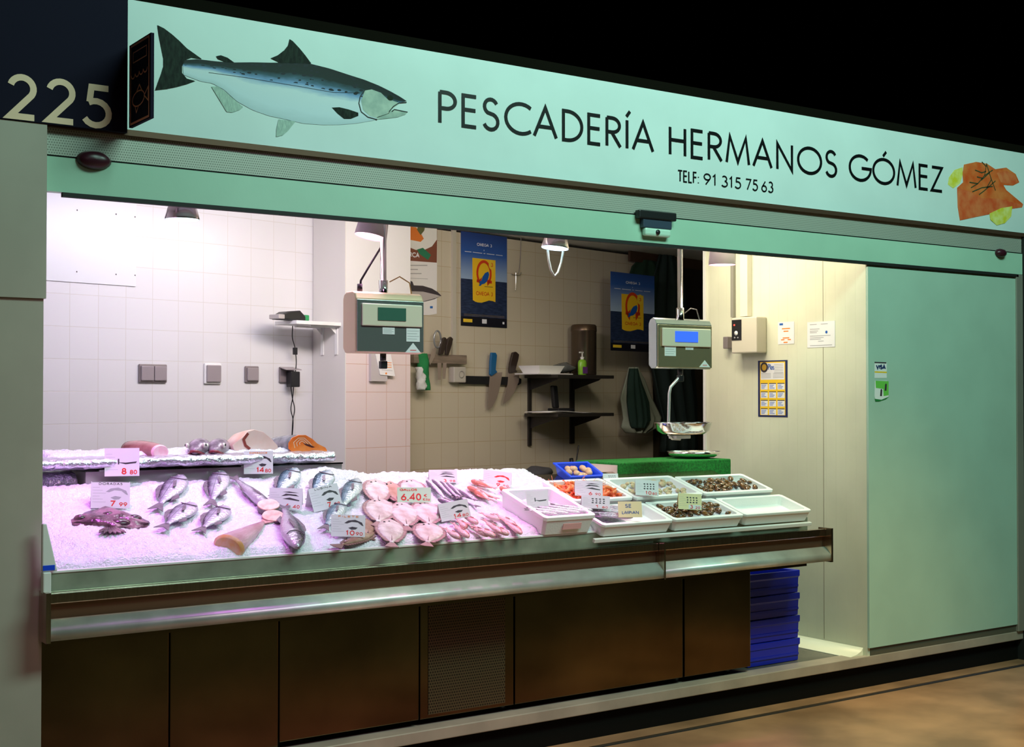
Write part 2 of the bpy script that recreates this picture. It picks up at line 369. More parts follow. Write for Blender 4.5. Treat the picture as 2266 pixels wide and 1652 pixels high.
# cold room front panel with frame
dp=MB(); dp.box(XR,6.93,-.0,.0015,.235,2.20); 
door=struct(MB().box(XR+.0005,6.929,-.012,.001,.215,2.235).build('door_1',M_door))
struct(MB().box(XR+.02,6.929,-.002,.05,.1725,.2145).build('trim_6',mat('dark_sill',(.09,.085,.06),.6)))  # dark strip below the door panel
struct(bevel(MB().box(6.93,6.992,-.02,.06,.173,2.26).build('trim_7',M_alu),.004))
struct(MB().box(6.993,7.04,-.03,.06,0,2.48).build('trim_8',M_rub))
struct(MB().box(XR+.001,6.929,-.005,.001,2.2355,2.2485).build('trim_9',mat('door_head',(.16,.11,.07),.6)))
# ================= HEADER =================
hb=thing('shutter_box','mint green roller shutter housing above the open counter, perforated along its top','shutter box',(1.34,0,2.26))
def local(mb,name,m,par,**k):
    o=mb.build(name,m,par,**k); o.matrix_parent_inverse=par.matrix_basis.inverted(); return o
local(MB().box(1.345,6.99,-.018,.02,2.262,2.384),'lower_housing',M_box,hb)
local(MB().box(1.345,6.99,-.012,.02,2.391,2.484),'perforated_strip',M_perf,hb)
local(MB().box(1.345,6.99,-.008,.02,2.384,2.391),'joint_gap',M_rub,hb)
local(MB().box(1.40,6.95,-.02,.0,2.246,2.2615),'rubber_seal',M_rub,hb)
tr=MB().box(1.345,7.3,-.03,.02,2.4845,2.506); struct(tr.build('trim_10',M_bronze))
# shop sign
sg=thing('shop_sign','long pale sign board reading PESCADERÍA HERMANOS GÓMEZ with a salmon picture','shop sign',(1.62,0,2.5))
local(MB().box(1.618,7.3,0,.10,2.5065,2.985),'board',M_fascia,sg)
struct(MB().box(1.60,7.3,.0,.12,2.9855,3.03).build('trim_11',mat('dark_cap',(.006,.005,.003),.9,spec=.05)))
NF=Vector((0,-1,0)); fU=Vector((1,0,0)); fV=Vector((0,0,1))
tm=MB()
a=PY(970,278,0); b=PY(2089,434,0); zb=a.z+.0
text(tm,'PESCADERÍA',PY(970,275,0),fU,fV,NF,(PY(970,198,0)-PY(970,275,0)).z,.0165,.0018,fit=PY(1447,342,0).x-PY(970,275,0).x,gap=.15)
z0=PY(970,275,0).z
h0=(PY(970,198,0)-PY(970,275,0)).z
def fz(px,py): q=PY(px,py,0); return Vector((q.x,0,z0))
local(tm,'first_word_lettering',M_ink,sg); tm=MB(); text(tm,'HERMANOS',fz(1480,345),fU,fV,NF,h0,.0165,.0018,fit=fz(1852,398).x-fz(1480,345).x,gap=.15)
local(tm,'middle_word_lettering',M_ink,sg); tm=MB(); text(tm,'GÓMEZ',fz(1878,402),fU,fV,NF,h0,.0165,.0018,fit=fz(2086,432).x-fz(1878,402).x,gap=.13)
local(tm,'last_word_lettering',M_ink,sg); tm=MB()
hh=(PY(1500,375,0)-PY(1500,402,0)).z; zz=PY(1500,402,0)
text(tm,'TELF:',zz,fU,fV,NF,hh,.0075,.0018,fit=PY(1547,404,0).x-zz.x)
for s_,x0,x1 in (('91',1557,1586),('315',1596,1640),('75',1650,1677),('63',1685,1711)):
    text(tm,s_,Vector((PY(x0,410,0).x,0,zz.z)),fU,fV,NF,hh,.0075,.0018,fit=PY(x1,410,0).x-PY(x0,410,0).x)
local(tm,'phone_lettering',M_ink,sg)
# salmon print
def z1(x,y,d=0): return PY(x*.41924,y*.41924,0)+NF*d
top=[(962,318),(1040,312),(1140,324),(1230,330),(1330,329),(1430,331),(1530,330),(1640,337),(1740,362),(1840,395),(1920,420),(2000,452),(2060,482),(2110,510),(2145,533)]
bot=[(968,395),(1060,430),(1120,440),(1180,472),(1250,535),(1330,580),(1420,612),(1500,628),(1600,652),(1700,659),(1800,658),(1890,650),(1980,634),(2030,615),(2095,545)]
def interp(P,t):
    f=t*(len(P)-1); i=min(int(f),len(P)-2); k=f-i; return P[i][0]*(1-k)+P[i+1][0]*k,P[i][1]*(1-k)+P[i+1][1]*k
sm=MB(); n=60; ks=[]
for i in range(n+1):
    a=interp(top,i/n); b=interp(bot,i/n); row=[]
    for j in range(9):
        v=j/8; row.append(z1(a[0]*(1-v)+b[0]*v,a[1]*(1-v)+b[1]*v,.0016))
    k=sm.add(row); ks.append(k)
    for j in range(9): sm.uv[k+j]=(i/n,j/8)
for i in range(n):
    for j in range(8): sm.face((ks[i]+j,ks[i]+j+1,ks[i+1]+j+1,ks[i+1]+j))
def salmat():
    m=mat('salmon_print',(.5,.6,.7),.5,spec=.2); N,L,b=nodes(m)
    uv=N.new('ShaderNodeUVMap'); sp=N.new('ShaderNodeSeparateXYZ'); L.new(uv.outputs[0],sp.inputs[0])
    cr=N.new('ShaderNodeValToRGB'); e=cr.color_ramp.elements; e[0].position=0; e[0].color=(.01,.014,.016,1); e[1].position=1; e[1].color=(.50,.62,.68,1)
    for p,c in ((.18,(.012,.022,.022)),(.27,(.05,.11,.16)),(.36,(.20,.34,.60)),(.50,(.66,.76,.82)),(.8,(.62,.74,.82))): q=e.new(p); q.color=(*c,1)
    nz=N.new('ShaderNodeTexNoise'); nz.inputs['Scale'].default_value=14; ad=mathn(N,L,'ADD',sp.outputs[1],mathn(N,L,'MULTIPLY',mathn(N,L,'SUBTRACT',nz.outputs[0],.5),.12)); L.new(ad,cr.inputs[0])
    vo=N.new('ShaderNodeTexVoronoi'); vo.inputs['Scale'].default_value=1; mp=N.new('ShaderNodeMapping'); mp.inputs['Scale'].default_value=(34,13,1); L.new(uv.outputs[0],mp.inputs[0]); L.new(mp.outputs[0],vo.inputs[0])
    g=mathn(N,L,'MULTIPLY',mathn(N,L,'LESS_THAN',vo.outputs['Distance'],.3),mathn(N,L,'LESS_THAN',sp.outputs[1],.36))
    mx=N.new('ShaderNodeMix'); mx.data_type='RGBA'; L.new(g,mx.inputs[0]); L.new(cr.outputs[0],mx.inputs[6]); mx.inputs[7].default_value=(.015,.02,.03,1); L.new(mx.outputs[2],b.inputs['Base Color']); return m
def pp(mb,pts,d0,d1): mb.prism([z1(x,y,d0) for x,y in pts],NF,d1-d0)
sal=local(sm,'salmon_picture',salmat(),sg)
M_fin=mat('print_dark_fin',(.004,.006,.005),.6,spec=.15,col2=(.016,.028,.020),vs=30,aniso=(3,1,1))
M_finl=mat('print_pale_fin',(.45,.60,.52),.35,col2=(.30,.42,.38),vs=40,aniso=(3,1,1))
fm=MB(); pp(fm,[(830,133),(865,150),(905,180),(945,215),(985,255),(1065,312),(1010,305),(975,318),(960,350),(960,385),(985,415),(1030,428),(985,445),(930,460),(880,470),(818,477),(835,430),(850,390),(862,350),(862,310),(850,250),(838,190)],.0018,.0022); fm.build('tail_fin',M_fin,sal)
fm=MB(); pp(fm,[(1428,308),(1465,292),(1500,265),(1520,240),(1528,207),(1545,218),(1580,255),(1610,292),(1642,335),(1560,334),(1480,333)],.0018,.0022); fm.build('dorsal_fin',M_fin,sal)
fm=MB(); pp(fm,[(1235,330),(1190,328),(1150,312),(1140,297),(1165,292),(1200,305)],.0018,.0022); fm.build('adipose_fin',M_fin,sal)
fm=MB(); pp(fm,[(1750,568),(1790,566),(1840,578),(1890,595),(1890,612),(1850,628),(1815,628),(1780,600)],.0018,.0022); fm.build('pectoral_fin',M_fin,sal)
fm=MB(); pp(fm,[(1115,458),(1150,455),(1200,495),(1282,565),(1265,580),(1225,594),(1195,590),(1165,540)],.0018,.0022); fm.build('anal_fin',M_finl,sal)
fm=MB(); pp(fm,[(1470,630),(1560,640),(1520,690),(1490,715),(1457,722),(1458,680)],.0018,.0022); fm.build('pelvic_fin',M_finl,sal)
fm=MB(); fm.i=0
pp(fm,[(1925,478),(1960,472),(2010,490),(2040,520),(2110,545),(2070,572),(2050,600),(1990,622),(1950,612),(1915,580),(1905,530)],.0018,.0021)
pp(fm,[(2045,600),(2070,578),(2120,590),(2152,590),(2140,604),(2100,618),(2040,626),(1985,630),(1990,618)],.0018,.0021)
fm.i=1
for pts in ([(1925,475),(1900,510),(1893,545),(1905,590),(1940,618),(1990,632)],[(2145,540),(2105,543),(2075,562),(2052,590)],[(1100,383),(1300,410),(1600,460),(1760,488),(1900,490)],[(2150,592),(2080,578),(2066,590)]):
    P=[z1(x,y) for x,y in pts]; stroke(fm,[(p.x,p.z) for p in P],(0,0,0),fU,fV,NF,.0038 if pts[0][0]!=1100 else .0012,.0028)
fm.i=2; c=z1(2058,517)
fm.prism([c+NF*.0021+fU*.014*math.cos(a*.4)+fV*.011*math.sin(a*.4) for a in range(16)],NF,.0006)
fm.build('salmon_head',[mat('print_gill',(.50,.60,.52),.3,col2=(.32,.42,.38),vs=20),M_ink,mat('print_eye',(.02,.03,.02),.2)],sal)
# fillet print
def z2(x,y,d=0): return PY(900+x*.60283,150+y*.60283,0)+NF*d
def p2(mb,pts,d0,d1): mb.prism([z2(x,y,d0) for x,y in pts],NF,d1-d0)
fm=MB(); fm.i=0
p2(fm,[(2045,355),(2090,345),(2130,352),(2160,372),(2200,366),(2235,390),(2248,420),(2225,432),(2190,430),(2200,448),(2262,500),(2258,512),(2200,520),(2150,535),(2085,548),(2030,560),(2022,510),(2020,440),(2042,420),(2040,385)],.0005,.0012)
fm.i=1
p2(fm,[(2022,440),(2060,452),(2110,478),(2170,480),(2262,503),(2258,512),(2200,520),(2150,535),(2085,548),(2030,560),(2022,510)],.0012,.0015)
p2(fm,[(2165,385),(2200,378),(2230,392),(2244,420),(2220,428),(2180,420)],.0012,.0015)
fm.i=2
p2(fm,[(2040,365),(2010,375),(1990,402),(1986,428),(2005,442),(2030,425),(2040,395)],.0005,.0011)
p2(fm,[(2138,535),(2180,515),(2222,508),(2218,545),(2195,570),(2165,578),(2142,558)],.0015,.0022)
fm.i=3
for pts in ([(2070,440),(2095,425),(2120,395),(2128,350)],[(2075,455),(2110,440),(2150,435)],[(2128,355),(2142,400),(2160,450)],[(2120,395),(2150,375)],[(2085,375),(2110,385),(2125,380)],[(2100,465),(2120,450),(2160,415)],[(2065,420),(2095,425)],[(2110,345),(2126,362)],[(2138,385),(2108,412)],[(2145,410),(2128,440)],[(2092,400),(2112,405)]):
    P=[z2(x,y) for x,y in pts]; stroke(fm,[(p.x,p.z) for p in P],(0,0,0),fU,fV,NF,.006,.0026)
local(fm,'fillet_picture',[mat('print_salmon',(.72,.10,.02),.4,col2=(.80,.22,.06),vs=12),mat('print_salmon_light',(.80,.22,.08),.4,col2=(.72,.10,.03),vs=14),mat('print_lemon',(.72,.66,.04),.4,col2=(.85,.85,.3),vs=20),mat('print_herb',(.05,.07,.03),.5)],sg)
# locks and sensor on the housing
def lock(px,py,w,label):
    c=PY(px,py,-.018); t=thing('shutter_lock',label,'lock',c)
    o=MB().lathe([(w*.5,.0),(w*.52,.006),(w*.42,.022),(w*.2,.03),(.001,.031)],(0,0,0),24,(0,-1,0)); b=o.build('lock_cover',mat('lock_maroon',(.05,.008,.018),.35),t); b.scale=(1,1,.55)
    return t
lock(207,355,.12,'dark maroon oval shutter lock at the left end of the green housing')
lock(2212,560,.09,'dark oval shutter lock at the right end of the green housing')
c=PY(1446,490,-.018); t=thing('shutter_motor_sensor','black shutter latch with white sensor hanging at the middle of the green housing','sensor',c)
bevel(MB().box(-.115,.115,-.035,-.001,.005,.045).build('bracket',M_black,t),.006)
bevel(MB().box(-.085,.09,-.028,-.001,-.035,.006).build('body',mat('sensor_blue',(.04,.06,.10),.4),t),.004)
o=bevel(MB().box(-.075,.085,-.030,-.001,-.072,-.034).build('white_case',mat('case_mint',(.55,.78,.66),.4),t),.01)
MB().lathe([(.012,0),(.012,.004),(.001,.005)],(0,-.030,-.053),16,(0,-1,0)).build('lens',M_black,o)
# number panel
np_=thing('stall_number_board','dark navy board with the large beige number 225 at top left','number sign',(1,-.045,2.5))
local(MB().box(.35,1.618,-.05,-.0305,PY(268,292,-.05).z,3.5),'board',M_navy,np_)
nb=MB()
for ch,px,pb,ptop in (('2',18,262,160),('2',104,271,170),('5',184,281,183)):
    o=PY(px,pb,-.05); h=(PY(px,ptop,-.05)-o).z; w=PY(px+64,pb,-.05).x-o.x
    text(nb,ch,o,fU,fV,NF,h,.022,.0015,fit=w,gap=0)
local(nb,'number',M_beige,np_)
# flag sign
fx=1.624; fl=thing('fish_flag_sign','small black double sided flag sign with orange fish outline beside the number 225','sign',(fx,-.05,2.5))
y1=PX(333,260,fx).y; zb0=PX(268,292,fx); zt0=PX(268,112,fx)
zB,zT=PX(300,276,fx).z,PX(300,93,fx).z
local(MB().box(fx,fx+.012,y1,-.0505,zB,zT),'panel',M_navy,fl)
fm=MB(); fN=Vector((-1,0,0)); uu=Vector((0,-1,0)); Lf=-.0505-y1; Hf=zT-zB
def fs_(pts,w=.005): stroke(fm,[(x*Lf,y*Hf) for x,y in pts],(fx,-.0505,zB),uu,fV,fN,w,.001)
fs_([(.08,.03),(.93,.03),(.93,.97),(.08,.97),(.08,.03)],.008)
fs_([(.2,.88),(.82,.88),(.82,.76),(.2,.76),(.2,.88)],.004)
for k in range(4): fs_(arc(.20+k*.19,.62,.09,.05,180,360,8),.005)
fs_(arc(.45,.3,.28,.09,0,360,16),.005); fs_([(.72,.3),(.9,.38),(.9,.22),(.72,.3)],.005); fs_([(.35,.38),(.5,.46),(.62,.37)],.005); fs_([(.3,.22),(.36,.14),(.46,.21)],.004)
local(fm,'fish_drawing',mat('orange_line',(1,.38,.2),.5),fl)
# ================= COUNTER =================
ct=thing('fish_counter','long stainless steel refrigerated fish counter with bumper rail and dark lower doors','counter',(1.35,.06,.169))
def loc(mb,name,m,par=None,**k):
    par=par or ct; o=mb.build(name,m,par,**k); o.matrix_parent_inverse=par.matrix_world.inverted() if False else Matrix.Translation(par.location).inverted(); return o
XE=5.10
# sloped display tray
tb=MB()
def slab(mb,x0,x1,s0,s1,n0,n1): return mb.obox(SL(x0,s0,n0),SX*(x1-x0),SD*(s1-s0),SN*(n1-n0))
slab(tb,1.35,XE,-.0,.74,-.03,-.004); loc(tb,'display_tray',M_steel)
rm=MB(); rm.box(1.345,XE+.01,-.060,-.046,.868,.938); loc(rm,'front_apron',mat('apron_steel',(.40,.46,.36),.35,metal=.55,var=.25,vs=6,bump=.05,bs=6))
bevel(loc(MB().box(1.345,3.84,-.064,-.044,.9385,.9475),'white_edging',M_white),.002)
loc(MB().box(1.36,XE,-.04,.58,.84,.8675),'underside',M_steeld)
loc(MB().box(4.62,XE,-.045,.60,.868,.90),'end_tray',M_steel)
# bumper rail, C shaped
def rail(x0,x1,nm):
    r_=MB(); r_.box(x0,x1,-.098,-.0625,.838,.876); o=loc(r_,nm+'_upper_bar',M_steel); bevel(o,.004)
    r_=MB(); r_.obox((x0,-.0775,.76),(x1-x0,0,0),(0,0,.0775),(0,.01,0)); loc(r_,nm+'_back_strip',mat('rail_back',(.30,.16,.10),.35,metal=.8))
    r_=MB(); pr=[(-.132,.718),(-.088,.718)]; yy,zz=-.088,.787; cv_=[]
    for i in range(9): cv_.append((yy,zz)); a_=math.radians(33+13*i/8); yy-=.0055; zz-=.0055*math.tan(a_)
    r_.rings([[(x,y,z) for y,z in pr+cv_] for x in (x0,x1)])
    o=loc(r_,nm+'_ledge',mat('ledge_reflection_steel',(.72,.80,.74),.36,metal=.6,var=.15,vs=6));  # lighter tint stands in for the fascia reflected in the ledge
M_steel2=mat('polished_steel',(.85,.84,.80),.14,metal=1,var=.1,vs=7,bump=.03,bs=5)
rail(1.335,4.085,'rail'); rail(4.095,5.20,'rail')
for x0,x1 in ((1.318,1.334),(4.0855,4.0945),(5.2005,5.214)):
    loc(MB().box(x0,x1,-.136,-.05,.712,.882),'rail_bracket',M_steel)
loc(MB().box(1.35,5.12,-.045,.03,.69,.715),'rail_mount',M_steeld)
# doors
def panel(px0,px1,nm,m,zb=.200,y=.06,d=.03,holes=False):
    x0=PY(px0,1400,y).x; x1=PY(px1,1400,y).x
    o=loc(MB().box(x0,x1,y,y+d,zb,.688),nm,m); bevel(o,.003); return o
panel(70,374,'door',M_steeld); panel(377,616,'door',M_steeld,.17); panel(619,927,'door',M_steeld)
panel(930,1137,'grille_frame',M_steeld,.199,.063); panel(948,1118,'ventilation_grille',M_grille,.215,.0605,.002)
panel(1140,1511,'door',M_steeld); panel(1515,1661,'door',M_steeld)
loc(MB().box(1.36,4.80,.095,.62,.205,.835),'cabinet_body',M_steeld)
for x in (1.5,2.27,3.36,4.38,4.72): loc(MB().lathe([(.018,0),(.018,.04)],(x,.12,.169),12,cap0=True,cap1=True),'foot',M_black)
# labels under the rail
z=PY(700,1350,.058); 
loc(MB().box(PY(628,1350,.058).x,PY(757,1345,.058).x,.0575,.0595,PY(700,1358,.058).z,.70),'rating_label',mat('pink_label',(.75,.45,.62),.5))
loc(MB().box(PY(765,1350,.058).x,PY(792,1345,.058).x,.0575,.0595,PY(780,1345,.058).z,.70),'rating_label',mat('pink_label',(.75,.45,.62),.5))
# ---------------- ice ----------------
def lump(x,y,sc,seed=0): return noise.noise(Vector((x*sc,y*sc,seed)))
def icefield(f,x0,x1,s0,s1,step,h,seed=0,edge=.03,holes=None):
    mb=MB(); nx=int((x1-x0)/step); ns=int((s1-s0)/step); mb.s=True
    for j in range(ns+1):
        for i in range(nx+1):
            x=x0+(x1-x0)*i/nx; s=s0+(s1-s0)*j/ns
            e=min(x-x0,x1-x,s-s0,s1-s); k=min(1,max(0,e)/edge); k=k**.5
            cell=noise.cell_vector(Vector((x*70,s*70,seed)))[0]
            n=h(x,s)*k+(lump(x,s,9,seed)*.010+lump(x,s,40,seed)*.006+lump(x,s,110,seed)*.004+cell*.0022)*k
            mb.v.append(tuple(f(x+lump(x,s,60,3)*.004*k,s+lump(x,s,60,5)*.004*k,n)))
    w=nx+1
    for j in range(ns):
        for i in range(nx): a=j*w+i; mb.face((a,a+1,a+w+1,a+w))
    return mb
ICE=.022
def hmain(x,s):
    h=ICE+max(0,(s-.45))*.10
    h+=.050*math.exp(-((x-2.72)/.16)**2-((s-.66)/.10)**2)+.02*math.exp(-((x-3.9)/.25)**2-((s-.5)/.15)**2)
    return h
tag(icefield(SL,1.352,3.86,.002,.735,.0075,hmain,1).build('crushed_ice',M_ice),'bed of crushed ice covering the sloped counter tray','ice',kind='stuff')
# ---------------- raised shelf with foil ----------------
xa,xb=PY(190,1040,.64).x,PY(757,1016,.64).x
rs=thing('raised_shelf','long steel riser behind the ice, carrying the foil covered tray','riser',(xa,.64,1.1))
rz=PY(500,1030,.64).z
loc(MB().box(xa,xb,.642,.97,1.09,rz-.008),'riser_body',mat('riser_steel',(.55,.50,.50),.3,metal=.8),rs)
loc(MB().box(xa-.004,xb+.004,.639,.975,rz-.0078,rz-.001),'riser_top',M_steel2,rs)
x0=PY(95,1030,.62).x-.05; x1=PY(745,1005,.62).x
def crumple(x,y,z,a=.006): 
    v=noise.noise_vector(Vector((x*22,y*22,z*30)))*a+noise.noise_vector(Vector((x*60,y*60,z*60)))*a*.5; return (x+v.x,y+v.y,z+v.z)
fo=MB(); fo.s=True; R=[]; nn=170
for i in range(nn+1):
    x=x0+(x1-x0)*i/nn; r=[]
    for j in range(22):
        a=2*math.pi*j/22; cy=.80; ry=.205; q=.026
        ca,sa=math.cos(a),math.sin(a); yy=cy+ry*math.copysign(abs(ca)**.35,ca); zz=rz+.027+q*math.copysign(abs(sa)**.6,sa)
        e=min(1,(i+1)/3,(nn-i+1)/3); yy=cy+(yy-cy)*e**.3; p=crumple(x,yy,zz); r.append((p[0],p[1],max(p[2],rz)))
    R.append(r)
fo.rings(R); tag(fo.build('foil_tray',M_foil),'long shallow tray wrapped in crumpled foil on the raised shelf','tray')
fb=MB(); R=[]
xl=1.352
for i in range(40):
    x=xl+(xa-.015-xl)*i/39; r=[]
    for y,z in ((.70,1.155),(.70,1.19),(.70,1.215),(.72,1.235),(.80,1.24),(.90,1.24),(.90,1.155)): p=crumple(x,y,z,.007); r.append((p[0],p[1],min(p[2],rz-.002)))
    R.append(r)
fb.rings(R); tag(fb.build('foil_block',M_foil),'foil wrapped block under the left end of the foil tray','foil block')
FZ=rz+.050
fi=icefield(lambda x,s,n:Vector((x,s,FZ+n)),1.55,x1-.05,.68,.95,.009,lambda x,s:.018+.012*lump(x,s,6,9),5,.03)
tag(fi.build('shelf_ice',M_ice),'ridge of crushed ice along the top of the foil tray','ice',kind='stuff')
# ================= FISH =================
def fishmat(name,back,side,belly,gloss=.22,H=.08,scale=90,metal=.25,spots=None):
    m=mat(name,side,gloss,metal); N,L,b=nodes(m)
    tc=N.new('ShaderNodeTexCoord'); sp=N.new('ShaderNodeSeparateXYZ'); L.new(tc.outputs['Object'],sp.inputs[0])
    nz=N.new('ShaderNodeTexNoise'); nz.inputs['Scale'].default_value=35; L.new(tc.outputs['Object'],nz.inputs[0])
    y=mathn(N,L,'ADD',mathn(N,L,'DIVIDE',sp.outputs[1],H),mathn(N,L,'MULTIPLY',mathn(N,L,'SUBTRACT',nz.outputs[0],.5),.35))
    f=mathn(N,L,'ADD',y,.5); cr=N.new('ShaderNodeValToRGB'); e=cr.color_ramp.elements
    e[0].position=0; e[0].color=(*belly,1); e[1].position=1; e[1].color=(*back,1)
    for p,c in ((.38,belly),(.62,side),(.82,back)): q=e.new(p); q.color=(*c,1)
    L.new(f,cr.inputs[0]); 
    vo=N.new('ShaderNodeTexVoronoi'); vo.inputs['Scale'].default_value=scale; L.new(tc.outputs['Object'],vo.inputs[0])
    bp=N.new('ShaderNodeBump'); bp.inputs['Strength'].default_value=.45; bp.inputs['Distance'].default_value=.004; L.new(vo.outputs[0],bp.inputs['Height']); L.new(bp.outputs[0],b.inputs['Normal'])
    # lateral line
    ll=mathn(N,L,'LESS_THAN',mathn(N,L,'ABSOLUTE',mathn(N,L,'SUBTRACT',sp.outputs[1],H*.08)),H*.012)
    mx=N.new('ShaderNodeMix'); mx.data_type='RGBA'; L.new(mathn(N,L,'MULTIPLY',ll,.5),mx.inputs[0]); L.new(cr.outputs[0],mx.inputs[6]); mx.inputs[7].default_value=(*[c*.4 for c in back],1); L.new(mx.outputs[2],b.inputs['Base Color'])
    return m
BREAM=[(0,.06),(.06,.34),(.14,.66),(.24,.90),(.36,1),(.5,.94),(.64,.74),(.78,.46),(.90,.24),(1,.20)]
BASS=[(0,.10),(.08,.45),(.18,.78),(.32,1),(.5,.96),(.68,.72),(.84,.44),(.94,.32),(1,.34)]
SLIM=[(0,.12),(.08,.6),(.2,.9),(.4,1),(.65,.85),(.85,.5),(1,.32)]
M_eyew=mat('fish_eye',(.75,.72,.62),.15); M_eyeb=mat('fish_pupil',(.01,.01,.012),.1)
def fish(name,label,cat,L,H,T,prof,m,mfin,group=None,tail=.2,bend=0,fork=.5,M=None,fins=True,eye=True,mouth=False,gill=None):
    t=thing(name,label,cat,group=group,M=M or Matrix())
    bl=L*(1-tail); R=[]; ns=14
    def cen(x): u=(x+L/2)/L; return bend*L*math.sin(math.pi*u)
    fine=[]
    for i in range(19):
        u=i/18; k=0
        while k<len(prof)-2 and prof[k+1][0]<u: k+=1
        a,b_=prof[k],prof[k+1]; q=(u-a[0])/(b_[0]-a[0]); q=q*q*(3-2*q)*.5+q*.5; fine.append((u,a[1]*(1-q)+b_[1]*q))
    for u,h in fine:
        x=L/2-u*bl; hh=H*h/2; tt=T/2*(h**.8)*(1-.35*u); r=[]
        for j in range(ns):
            a=2*math.pi*j/ns; r.append((x,cen(x)+hh*math.cos(a),T*.32+tt*math.sin(a)))
        R.append(r)
    b=MB().rings(R).build('body',m,t)
    xp=L/2-bl; zc=T*.32; th=.0022
    def fin(nm,pts,z=zc,par=t,tilt=0): 
        mb=MB(); mb.prism([(x,y,z+tilt*(i%3-1)) for i,(x,y) in enumerate(pts)],(0,0,1),th,back=True); return mb.build(nm,mfin,par)
    c=cen(xp); w=H*(.16); xe=-L/2; hw=H*.32 if H>L*.2 else H*.5
    fin('tail_fin',[(xp+.004,c-w*.6),(xp+.004,c+w*.6),(xe+L*.06,c+hw*.8),(xe,c+hw),(xe+tail*L*fork*.8,c),(xe,c-hw),(xe+L*.06,c-hw*.8)])
    if fins:
        fin('dorsal_fin',[(L*.18,cen(.2*L)+H*.44),(L*.10,cen(.1*L)+H*.60),(0,cen(0)+H*.60),(-L*.14,cen(-.14*L)+H*.42),(-L*.22,cen(-.2*L)+H*.24),(0,cen(0)+H*.40)])
        fin('anal_fin',[(-L*.02,cen(0)-H*.40),(-L*.10,cen(-.1*L)-H*.52),(-L*.2,cen(-.2*L)-H*.30),(-L*.12,cen(-.1*L)-H*.24)])
        fin('pectoral_fin',[(L*.22,cen(.2*L)-H*.02),(L*.17,cen(.2*L)+H*.07),(L*.03,cen(0)-H*.08),(L*.06,cen(0)-H*.17)],z=zc+T*.5)
    if gill:
        g=MB(); g.s=True; P=[]
        for k in range(9):
            a=-1.1+2.2*k/8; hx=L/2-bl*(.27-.05*(1-math.cos(a))*2); yy=cen(hx)+H*.40*math.sin(a); P.append((hx-.012*0,yy,zc+T/2*.93*math.sqrt(max(.02,1-(yy-cen(hx))**2/(H/2)**2))))
        g.tube(P,.0022,6); g.build('gill_edge',mfin,t)
    if eye:
        e=MB(); ex=L/2-bl*.11; ey=cen(ex)+H*.10; hz=zc+T/2*.52; rr=max(.0035,H*.055)
        e.ball((ex,ey,hz),rr,rr,rr*.6,10,6); eo=e.build('eye',M_eyew,t)
        e=MB(); e.ball((ex,ey,hz+rr*.35),rr*.6,rr*.6,rr*.4,8,5); e.build('pupil',M_eyeb,eo)
    return t
def onice(px,py,n):
    p=PS(px,py,n)
    for _ in range(4):
        x,s_,q=inS(p); p=PS(px,py,n-ICE+(hmain(x,s_) if x<3.86 and s_>0 else ICE))
    return p
def place(hx,hy,tx,ty,n=.02,dors=1):
    """matrix of something lying on the slope, +x from tail point to head point"""
    h=onice(hx,hy,n); t=onice(tx,ty,n); c=(h+t)/2; d=(h-t); 
    return frame(c,d.normalized(),SN.cross(d.normalized())*dors,d.normalized().cross(SN.cross(d.normalized()))), d.length
def placeflat(hx,hy,tx,ty,n=.02):
    M,l=place(hx,hy,tx,ty,n,1); return M,l
FM_bream=fishmat('sea_bream_skin',(.07,.055,.08),(.36,.33,.42),(.62,.58,.66),H=.13)
FM_bass=fishmat('sea_bass_skin',(.03,.07,.10),(.17,.27,.34),(.62,.70,.74),H=.10)
FM_lobass=fishmat('hake_skin',(.05,.04,.06),(.20,.18,.22),(.55,.52,.56),H=.07)
FM_silver=fishmat('silver_fish_skin',(.16,.12,.18),(.70,.62,.74),(.88,.84,.88),H=.025,scale=300)
FM_pinkf=fishmat('red_mullet_skin',(.60,.18,.12),(.85,.50,.45),(.92,.78,.76),H=.03,scale=250,metal=.05)
FM_dark=fishmat('dark_fish_skin',(.03,.025,.04),(.30,.26,.33),(.60,.55,.62),H=.03,scale=250)
Mfin_d=mat('fin_dark',(.17,.13,.16),.35,var=.3,vs=60); Mfin_p=mat('fin_pink',(.60,.30,.30),.4,var=.2,vs=60)
# sea breams: their heads point up the slope
spec=[((403,1059),(345,1133),.125,'sea bream lying highest on the left, beside the DORADAS card'),
      ((490,1049),(466,1124),.120,'sea bream lying highest right of the DORADAS card, nearly upright'),
      ((427,1121),(358,1175),.120,'sea bream lying lower left, its tail spread towards the front edge'),
      ((500,1128),(441,1182),.115,'sea bream lower of the right pair, below the upright one')]
def flipM(M): return M@Matrix.Diagonal((1,-1,1,1))
for h,t,H,lb in spec:
    M,l=place(*h,*t,n=.028); o=fish('sea_bream',lb,'fish',l*1.08,H*.78,.040,BREAM,FM_bream,Mfin_d,group='sea breams on the ice',tail=.18,M=M,gill=True)
    o.scale=(1,1,1)
spec=[((655,1043),(608,1105),.115,'blue grey sea bass behind the 6 40 price card'),
      ((728,1047),(690,1112),.115,'blue grey sea bass behind the LUBINA price card'),
      ((790,1066),(752,1136),.105,'blue grey sea bass lying right of the LUBINA price card'),
      ((757,1119),(715,1178),.095,'blue grey sea bass above the 10 90 card, its tail beside it')]
for h,t,H,lb in spec:
    M,l=place(*h,*t,n=.028); M=M@Matrix.Rotation(math.pi,4,'X')@Matrix.Translation((0,0,-.035)) if False else M
    fish('sea_bass',lb,'fish',l*1.05,H*.80,.042,BASS,FM_bass,Mfin_d,group='sea basses on the ice',tail=.18,M=M,gill=True)
